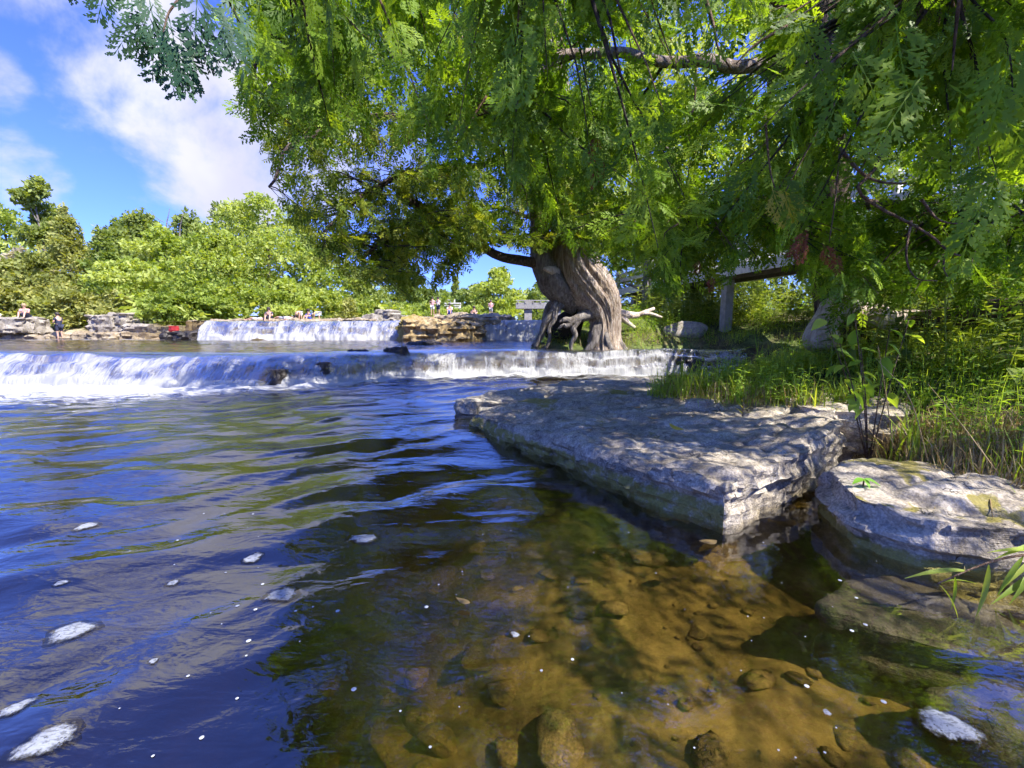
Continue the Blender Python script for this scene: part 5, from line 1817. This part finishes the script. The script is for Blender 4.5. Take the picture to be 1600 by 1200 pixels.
nb_ = int(Lw / 3.0)
for k in range(nb_):
    s0 = k * 3.0
    for (o_, z_, dz, dy, nm, mt) in ((-.03, .14, .27, .045, 'fascia_board', 'board'), (1.55, .14, .27, .045, 'fascia_board', 'board'), (-.02, .62, .13, .04, 'rail', 'board'), (-.02, .86, .13, .04, 'rail', 'board'), (-.02, 1.16, .13, .04, 'rail', 'board'),
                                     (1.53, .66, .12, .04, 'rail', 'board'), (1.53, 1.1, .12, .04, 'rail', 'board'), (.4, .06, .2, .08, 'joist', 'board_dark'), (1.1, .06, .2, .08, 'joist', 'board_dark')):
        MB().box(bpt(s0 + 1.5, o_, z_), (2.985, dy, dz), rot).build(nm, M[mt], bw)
    for o_ in (.06, 1.46):
        MB().box(bpt(s0 + .05, o_, .66), (.11, .11, 1.28), rot).build('post', M['board'], bw)
    MB().box(bpt(s0 + .05, .02, 1.33), (.14, .16, .03), rot).build('post_cap', M['board'], bw)
    if k in (0, 2, 5):
        for o_ in (.35,):
            c = bpt(s0 + 1.2, o_, 0)
            zg = gz(c.x, c.y) - .15
            MB().box((c.x, c.y, (zg + 2.58) / 2), (.24, .24, 2.58 - zg), rot).build('pier', M['concrete'], bw)
pk = None
for k in range(int(Lw / .15)):
    if pk is None:
        pk = MB().box((0, 0, 0), (.14, 1.5, .04)).build('deck_plank', M['board'], bw).data
        o = bw.children[-1]
    else:
        o = bpy.data.objects.new('deck_plank', pk)
        COL.objects.link(o)
        o.parent = bw
    o.matrix_parent_inverse = Matrix.Identity(4)
    o.matrix_basis = Matrix.Translation(bpt(.1 + k * .15, .76, .20 + .003 * (k % 2)) - A_) @ rot.to_matrix().to_4x4()
bp_ = at(1070, 497, 12.8)
TV, TF = stone_template(3.7, .55)
V = TV * np.array([.62, .45, .62]) + np.array([bp_.x, bp_.y, gz(bp_.x, bp_.y) + .12])
tag(obj('boulder', V, TF, M['pale_rock'], smooth=True, attrs={'moss': np.zeros(len(V))}), 'rounded pale boulder under the boardwalk on the upper bank', 'rock')
# bleached driftwood roots right of the old cedar
dw = empty('driftwood', tuple(at(985, 515, 12.9)))
tag(dw, 'bleached driftwood roots lying right of the old cedar trunk', 'driftwood')
for q, pts in enumerate(([(958, 486, 12.9, .16), (978, 492, 12.8, .12), (998, 492, 12.9, .08), (1022, 482, 13.1, .04)], [(968, 494, 12.8, .10), (980, 504, 12.7, .07), (992, 512, 12.7, .04)],
                         [(995, 492, 12.9, .06), (1014, 490, 12.8, .05), (1034, 496, 12.8, .03)])):
    MB().tube([tuple(at(*p[:3])) for p in pts], [p[3] for p in pts], 10, .25, 3, q, 20).build('root', M['bark_pale'], dw, True)

# ------------------------------------------------------------------ far structures
fb = empty('footbridge', tuple(at(835, 492, 42)))
tag(fb, 'far concrete footbridge crossing the river beyond the old cedar', 'bridge')
pa, pb = at(806, 474, 42), at(905, 474, 42)
MB().box(((pa.x + pb.x) / 2, 42, pa.z - .25), (pb.x - pa.x, 1.6, .55)).build('deck', M['concrete'], fb)
MB().box(((pa.x + pb.x) / 2, 41.2, pa.z + .22), (pb.x - pa.x, .12, .10)).build('rail', M['concrete'], fb)
for k in range(9):
    MB().box((pa.x + .2 + k * (pb.x - pa.x - .4) / 8, 41.2, pa.z + .1), (.1, .1, .3)).build('post', M['concrete'], fb)
for px in (825, 870):
    c = at(px, 480, 42)
    MB().box((c.x, 42, (c.z + .5) / 2 + .2), (.7, 1.2, c.z + .4)).build('pier', M['concrete'], fb)
pf = empty('viewing_platform', tuple(at(700, 488, 50)))
tag(pf, 'grey timber viewing platform with railings far behind the upper falls', 'platform')
for q, (x0, x1, y0, y1) in enumerate(((678, 690, 474, 476), (678, 720, 480, 482), (695, 720, 473, 475), (700, 710, 467, 469), (695, 718, 477, 478.5))):
    a, b = at(x0, y0, 50), at(x1, y1, 50)
    MB().box(((a.x + b.x) / 2, 50, (a.z + b.z) / 2), (b.x - a.x, .5, a.z - b.z)).build('rail' if q != 1 else 'deck', M['board'], pf)
for px in (679, 688, 696, 703, 710, 719):
    a, b = at(px, 467 if px in (703, 710) else 473, 50.1), at(px, 493, 50.1)
    MB().box((a.x, 50.1, (a.z + b.z) / 2), (.16, .16, a.z - b.z)).build('post', M['board'], pf)

# ------------------------------------------------------------------ people
def skin_mesh(name, joints, bones, rad, root, mat, parent):
    names = list(joints)
    me = bpy.data.meshes.new(name)
    me.from_pydata([joints[k] for k in names], [(names.index(a), names.index(b)) for a, b in bones], [])
    o = bpy.data.objects.new(name, me)
    COL.objects.link(o)
    o.modifiers.new('s', 'SKIN')
    o.modifiers.new('d', 'SUBSURF').levels = 1
    for i, k in enumerate(names):
        r_ = rad[k]
        me.skin_vertices[0].data[i].radius = (r_, r_) if np.isscalar(r_) else r_
        me.skin_vertices[0].data[i].use_root = (k == root)
    dg = bpy.context.evaluated_depsgraph_get()
    m2 = bpy.data.meshes.new_from_object(o.evaluated_get(dg))
    bpy.data.objects.remove(o)
    m2.name = name
    m2.materials.clear()
    m2.materials.append(mat)
    m2.polygons.foreach_set('use_smooth', np.ones(len(m2.polygons), bool))
    r = bpy.data.objects.new(name, m2)
    COL.objects.link(r)
    r.parent = parent
    return r


POSES = {
    'stand': dict(pel=(0, 0, .92), wst=(0, 0, 1.08), chs=(0, 0, 1.30), nck=(0, 0, 1.46), hed=(0, .02, 1.60), top=(0, .02, 1.70), shL=(-.18, 0, 1.40), elL=(-.24, .04, 1.14), haL=(-.16, .24, 1.08), fiL=(-.10, .32, 1.08),
                  shR=(.18, 0, 1.40), elR=(.24, .04, 1.14), haR=(.16, .24, 1.08), fiR=(.10, .32, 1.08), hpL=(-.10, 0, .88), knL=(-.11, .03, .48), anL=(-.12, 0, .08), toL=(-.13, .16, .03), hpR=(.10, 0, .88), knR=(.11, .03, .48), anR=(.12, 0, .08), toR=(.13, .16, .03)),
    'sit': dict(pel=(0, 0, .12), wst=(0, .02, .27), chs=(0, .06, .48), nck=(0, .09, .62), hed=(0, .12, .76), top=(0, .12, .86), shL=(-.18, .07, .56), elL=(-.24, .22, .36), haL=(-.12, .40, .44), fiL=(-.04, .44, .44),
                shR=(.18, .07, .56), elR=(.24, .22, .36), haR=(.12, .40, .44), fiR=(.04, .44, .44), hpL=(-.10, .02, .12), knL=(-.14, .36, .42), anL=(-.13, .50, .08), toL=(-.13, .64, .04), hpR=(.10, .02, .12), knR=(.14, .36, .42), anR=(.13, .50, .08), toR=(.13, .64, .04)),
    'lie': dict(pel=(0, 0, .12), wst=(0, -.16, .12), chs=(0, -.38, .14), nck=(0, -.54, .15), hed=(0, -.68, .18), top=(0, -.78, .20), shL=(-.18, -.48, .13), elL=(-.34, -.34, .08), haL=(-.32, -.12, .06), fiL=(-.31, -.03, .05),
                shR=(.18, -.48, .13), elR=(.34, -.34, .08), haR=(.32, -.12, .06), fiR=(.31, -.03, .05), hpL=(-.10, .04, .11), knL=(-.12, .42, .22), anL=(-.12, .82, .07), toL=(-.14, .92, .16), hpR=(.10, .04, .11), knR=(.12, .44, .10), anR=(.12, .86, .07), toR=(.14, .94, .16)),
    'bend': dict(pel=(0, 0, .86), wst=(0, .12, .92), chs=(0, .34, .88), nck=(0, .48, .80), hed=(0, .58, .70), top=(0, .64, .62), shL=(-.18, .42, .84), elL=(-.20, .46, .56), haL=(-.14, .50, .34), fiL=(-.12, .52, .25),
                 shR=(.18, .42, .84), elR=(.20, .46, .56), haR=(.14, .50, .34), fiR=(.12, .52, .25), hpL=(-.10, 0, .84), knL=(-.11, .05, .46), anL=(-.12, -.02, .08), toL=(-.13, .14, .03), hpR=(.10, 0, .84), knR=(.11, .05, .46), anR=(.12, -.02, .08), toR=(.13, .14, .03)),
}
BODY = [('pel', 'wst'), ('wst', 'chs'), ('chs', 'nck'), ('nck', 'hed'), ('hed', 'top')] + [p_ for s_ in 'LR' for p_ in (('chs', 'sh' + s_), ('sh' + s_, 'el' + s_), ('el' + s_, 'ha' + s_), ('ha' + s_, 'fi' + s_), ('pel', 'hp' + s_), ('hp' + s_, 'kn' + s_), ('kn' + s_, 'an' + s_), ('an' + s_, 'to' + s_))]
RAD = dict(pel=.13, wst=.12, chs=.14, nck=.055, hed=.095, top=.06)
for s_ in 'LR':
    RAD.update({'sh' + s_: .06, 'el' + s_: .042, 'ha' + s_: .032, 'fi' + s_: .02, 'hp' + s_: .085, 'kn' + s_: .058, 'an' + s_: .04, 'to' + s_: .03})


def person(label, px, py, Y, pose, face, shirt, shorts, hair='hair', scale=1.0, group=None, cap=None, zoff=None):
    p = at(px, py, Y)
    root = empty('person', tuple(p))
    J = POSES[pose]
    body = skin_mesh('body', J, BODY, RAD, 'pel', M['skin'], root)
    big_ = {k: v * 1.14 + .008 for k, v in RAD.items()}
    if shirt:
        jj = {k: J[k] for k in ('pel', 'wst', 'chs', 'shL', 'shR')}
        for s_ in 'LR':
            a, b = Vector(J['sh' + s_]), Vector(J['el' + s_])
            jj['el' + s_] = tuple(a.lerp(b, .6))
        skin_mesh('shirt', jj, [('pel', 'wst'), ('wst', 'chs'), ('chs', 'shL'), ('chs', 'shR'), ('shL', 'elL'), ('shR', 'elR')], {**big_, 'elL': .07, 'elR': .07}, 'wst', M[shirt], root)
    if shorts:
        jj = {k: J[k] for k in ('pel', 'hpL', 'hpR')}
        for s_ in 'LR':
            jj['kn' + s_] = tuple(Vector(J['hp' + s_]).lerp(Vector(J['kn' + s_]), .85))
        skin_mesh('shorts', jj, [('pel', 'hpL'), ('pel', 'hpR'), ('hpL', 'knL'), ('hpR', 'knR')], {'pel': .155, 'hpL': .11, 'hpR': .11, 'knL': .095, 'knR': .095}, 'pel', M[shorts], root)
    hd, tp_ = Vector(J['hed']), Vector(J['top'])
    bm = bmesh.new()
    bmesh.ops.create_icosphere(bm, subdivisions=2, radius=.125)
    for v in bm.verts:
        v.co = v.co * (1 + .05 * math.sin(v.co.x * 60)) + hd.lerp(tp_, .45) + Vector((0, -.02, .015))
    m_ = bpy.data.meshes.new('cap' if cap else 'hair')
    bm.to_mesh(m_)
    bm.free()
    m_.materials.append(M[cap or hair])
    o = bpy.data.objects.new('cap' if cap else 'hair', m_)
    COL.objects.link(o)
    o.parent = root
    root.rotation_euler = (0, 0, R(face))
    root.scale = (scale,) * 3
    tag(root, label, 'person', group)
    return root


person('man in black shirt, grey shorts and white cap standing at the left edge', 4, 532, 23.0, 'stand', -70, 'cloth_black', 'cloth_grey', cap='cloth_white', scale=.80)
person('person in dark navy t-shirt and shorts standing beside the big boulder', 95, 531, 22.7, 'stand', 80, 'cloth_navy', 'cloth_navy', scale=.80)
person('person in a pale top sitting on top of the overhanging boulder', 42, 498, 23.2, 'sit', 200, 'cloth_pink', 'cloth_navy', hair='hair_fair', scale=.85)
gS = 'bathers on the far rocks'
person('person lying on the tan shelf at the left end of the sunbathers', 405, 502, 24.6, 'lie', 90, None, 'cloth_white', scale=.85, group=gS)
person('dark haired person sitting among the sunbathers', 422, 502, 24.5, 'sit', 190, 'cloth_navy', 'cloth_navy', scale=.85, group=gS)
person('person in white and grey lying in the middle of the sunbathers', 446, 501, 24.8, 'lie', 75, 'cloth_white', 'cloth_grey', scale=.95, group=gS)
person('bare backed person bending forward among the sunbathers', 470, 503, 24.8, 'bend', 175, None, 'cloth_white', hair='hair_fair', scale=.62, group=gS)
person('person in blue sitting right of the bending bather', 484, 502, 24.9, 'sit', 160, 'cloth_blue', 'cloth_blue', scale=.75, group=gS)
person('person in yellow bending at the right end of the sunbathers', 500, 503, 25.0, 'bend', 110, 'cloth_yellow', 'cloth_white', hair='hair_fair', scale=.6, group=gS)
person('person in pink standing left of the far timber platform', 676, 493, 34, 'stand', 180, 'cloth_pink', 'cloth_white', scale=.8, group=gS)
person('person in white standing before the far timber platform', 685, 493, 34, 'stand', 150, 'cloth_white', 'cloth_navy', scale=.8, group=gS)
person('small person sitting on the far ledge right of the platform', 703, 491, 34, 'sit', 180, 'cloth_white', 'cloth_blue', scale=.9, group=gS)
person('small dark dressed person sitting above the right upper falls', 741, 497, 30, 'sit', 180, 'cloth_black', 'cloth_grey', scale=.9, group=gS)
person('person in a pale pink top standing left of the far footbridge', 767, 496, 36, 'stand', 180, 'cloth_pink', 'cloth_grey', scale=.8, group=gS)
p = at(272, 514, 23.6)
ang_ = np.linspace(0, 2 * np.pi, 9)[:-1]
rock('red_bag', 'small red bag lying on the shore rocks left of the upper falls', np.stack([p.x + .26 * np.cos(ang_), p.y + .18 * np.sin(ang_)], 1), p.z + .16, p.z - .12, 'cloth_red', 'bag', voxel=.04, amp=.04, strata=0, seed=90, crev=0)


# ------------------------------------------------------------------ foam floating on the lower pool
def foam_patch(label, px, py, rx, ry, rot_, seed, thick=.012, tail=0.):
    c = on(px, py, 0)
    ex, ey = on(px + rx * .85, py, 0) - c, on(px, py - ry * .85, 0) - c
    n_r, n_a = 7, 40
    V, E = [], []
    for i in range(n_r + 1):
        q = i / n_r
        for j in range(n_a):
            a = 2 * np.pi * j / n_a
            k = q * (1 + .14 * math.sin(2 * a + seed) + .10 * math.sin(3 * a + 2 * seed) + .05 * math.sin(7 * a + seed))
            lx, ly = k * math.cos(a) * ex.length, k * math.sin(a) * ey.length
            ly += tail * lx * abs(lx) / ex.length
            cr, sr = math.cos(rot_), math.sin(rot_)
            x, y = c.x + lx * cr - ly * sr, c.y + lx * sr + ly * cr
            V.append((x, y, float(wave(x, y)) + .003 + .5 * thick * max(0, 1 - q ** 2)))
            E.append(q)
    F = grid_faces(n_a, n_r + 1, True)
    o = obj('foam_patch', np.array(V), F, M['foam'], smooth=True, attrs={'edge': np.array(E)})
    tag(o, label, 'foam', 'foam rafts on the lower pool')


foam_patch('white foam raft at the lower right corner over the dark ledge', 1480, 1136, 52, 30, -.45, 1.0, .016)
foam_patch('round white foam raft left of the brown water', 442, 932, 30, 17, .15, 2.0, .014)
foam_patch('thin white foam streak at the edge of the cedar reflection', 568, 843, 32, 9, .1, 3.0)
foam_patch('long slanted foam raft at the left on blue water', 112, 985, 46, 17, .55, 4.0)
foam_patch('holey foam raft at the bottom left corner', 75, 1170, 62, 24, .40, 5.0, .014)
foam_patch('foam streak at the left edge above the bottom corner', 25, 1107, 30, 13, .5, 6.0)
foam_patch('small foam float on the blue water at upper left', 135, 823, 18, 6, .2, 7.0)
foam_patch('tiny foam ring in the middle of the blue water', 270, 909, 11, 6, .2, 8.0, .006)
foam_patch('small foam ring right of the slanted raft', 240, 1036, 9, 6, .3, 9.0, .006)
foam_patch('small white bubble raft alone in the brown water', 805, 990, 11, 7, .0, 10.0, .006)
foam_patch('oval white bubble raft above the lower right foam', 1292, 1115, 10, 7, -.2, 11.0, .006)
foam_patch('pale foam sliver at the border of blue and brown water', 395, 872, 20, 7, .4, 12.0)
foam_patch('small foam float left of the tiny ring on the blue water', 95, 912, 12, 4, .1, 13.0, .005)
n = 70
bp = []
while len(bp) < n:
    px, py = rng.uniform(150, 1500), rng.uniform(740, 1195)
    c = on(px, py, 0)
    if sdf(np.array([c.x]), np.array([c.y]), sl_out)[0] > -.05 or sdf(np.array([c.x]), np.array([c.y]), rr_out)[0] > -.02:
        continue
    bp.append((c.x, c.y))
bp = np.array(bp)
DV = np.array([(math.cos(a) * q, math.sin(a) * q, .3 * (1 - q)) for q in (1, .55, 0.05) for a in np.linspace(0, 6.28, 9)[:-1]])
o = scatter([(DV, grid_faces(8, 3, True))], np.stack([bp[:, 0], bp[:, 1], wave(bp[:, 0], bp[:, 1]) + .002], 1), .0025 + .007 * rng.random(n) ** 3, rotz(rng.uniform(0, 6, n)), plain('bubble_foam', (.42, .44, .47), .3, .05), 'bubbles', smooth=True)
tag(o, 'tiny white bubbles drifting on the lower pool', 'bubbles', kind='stuff')
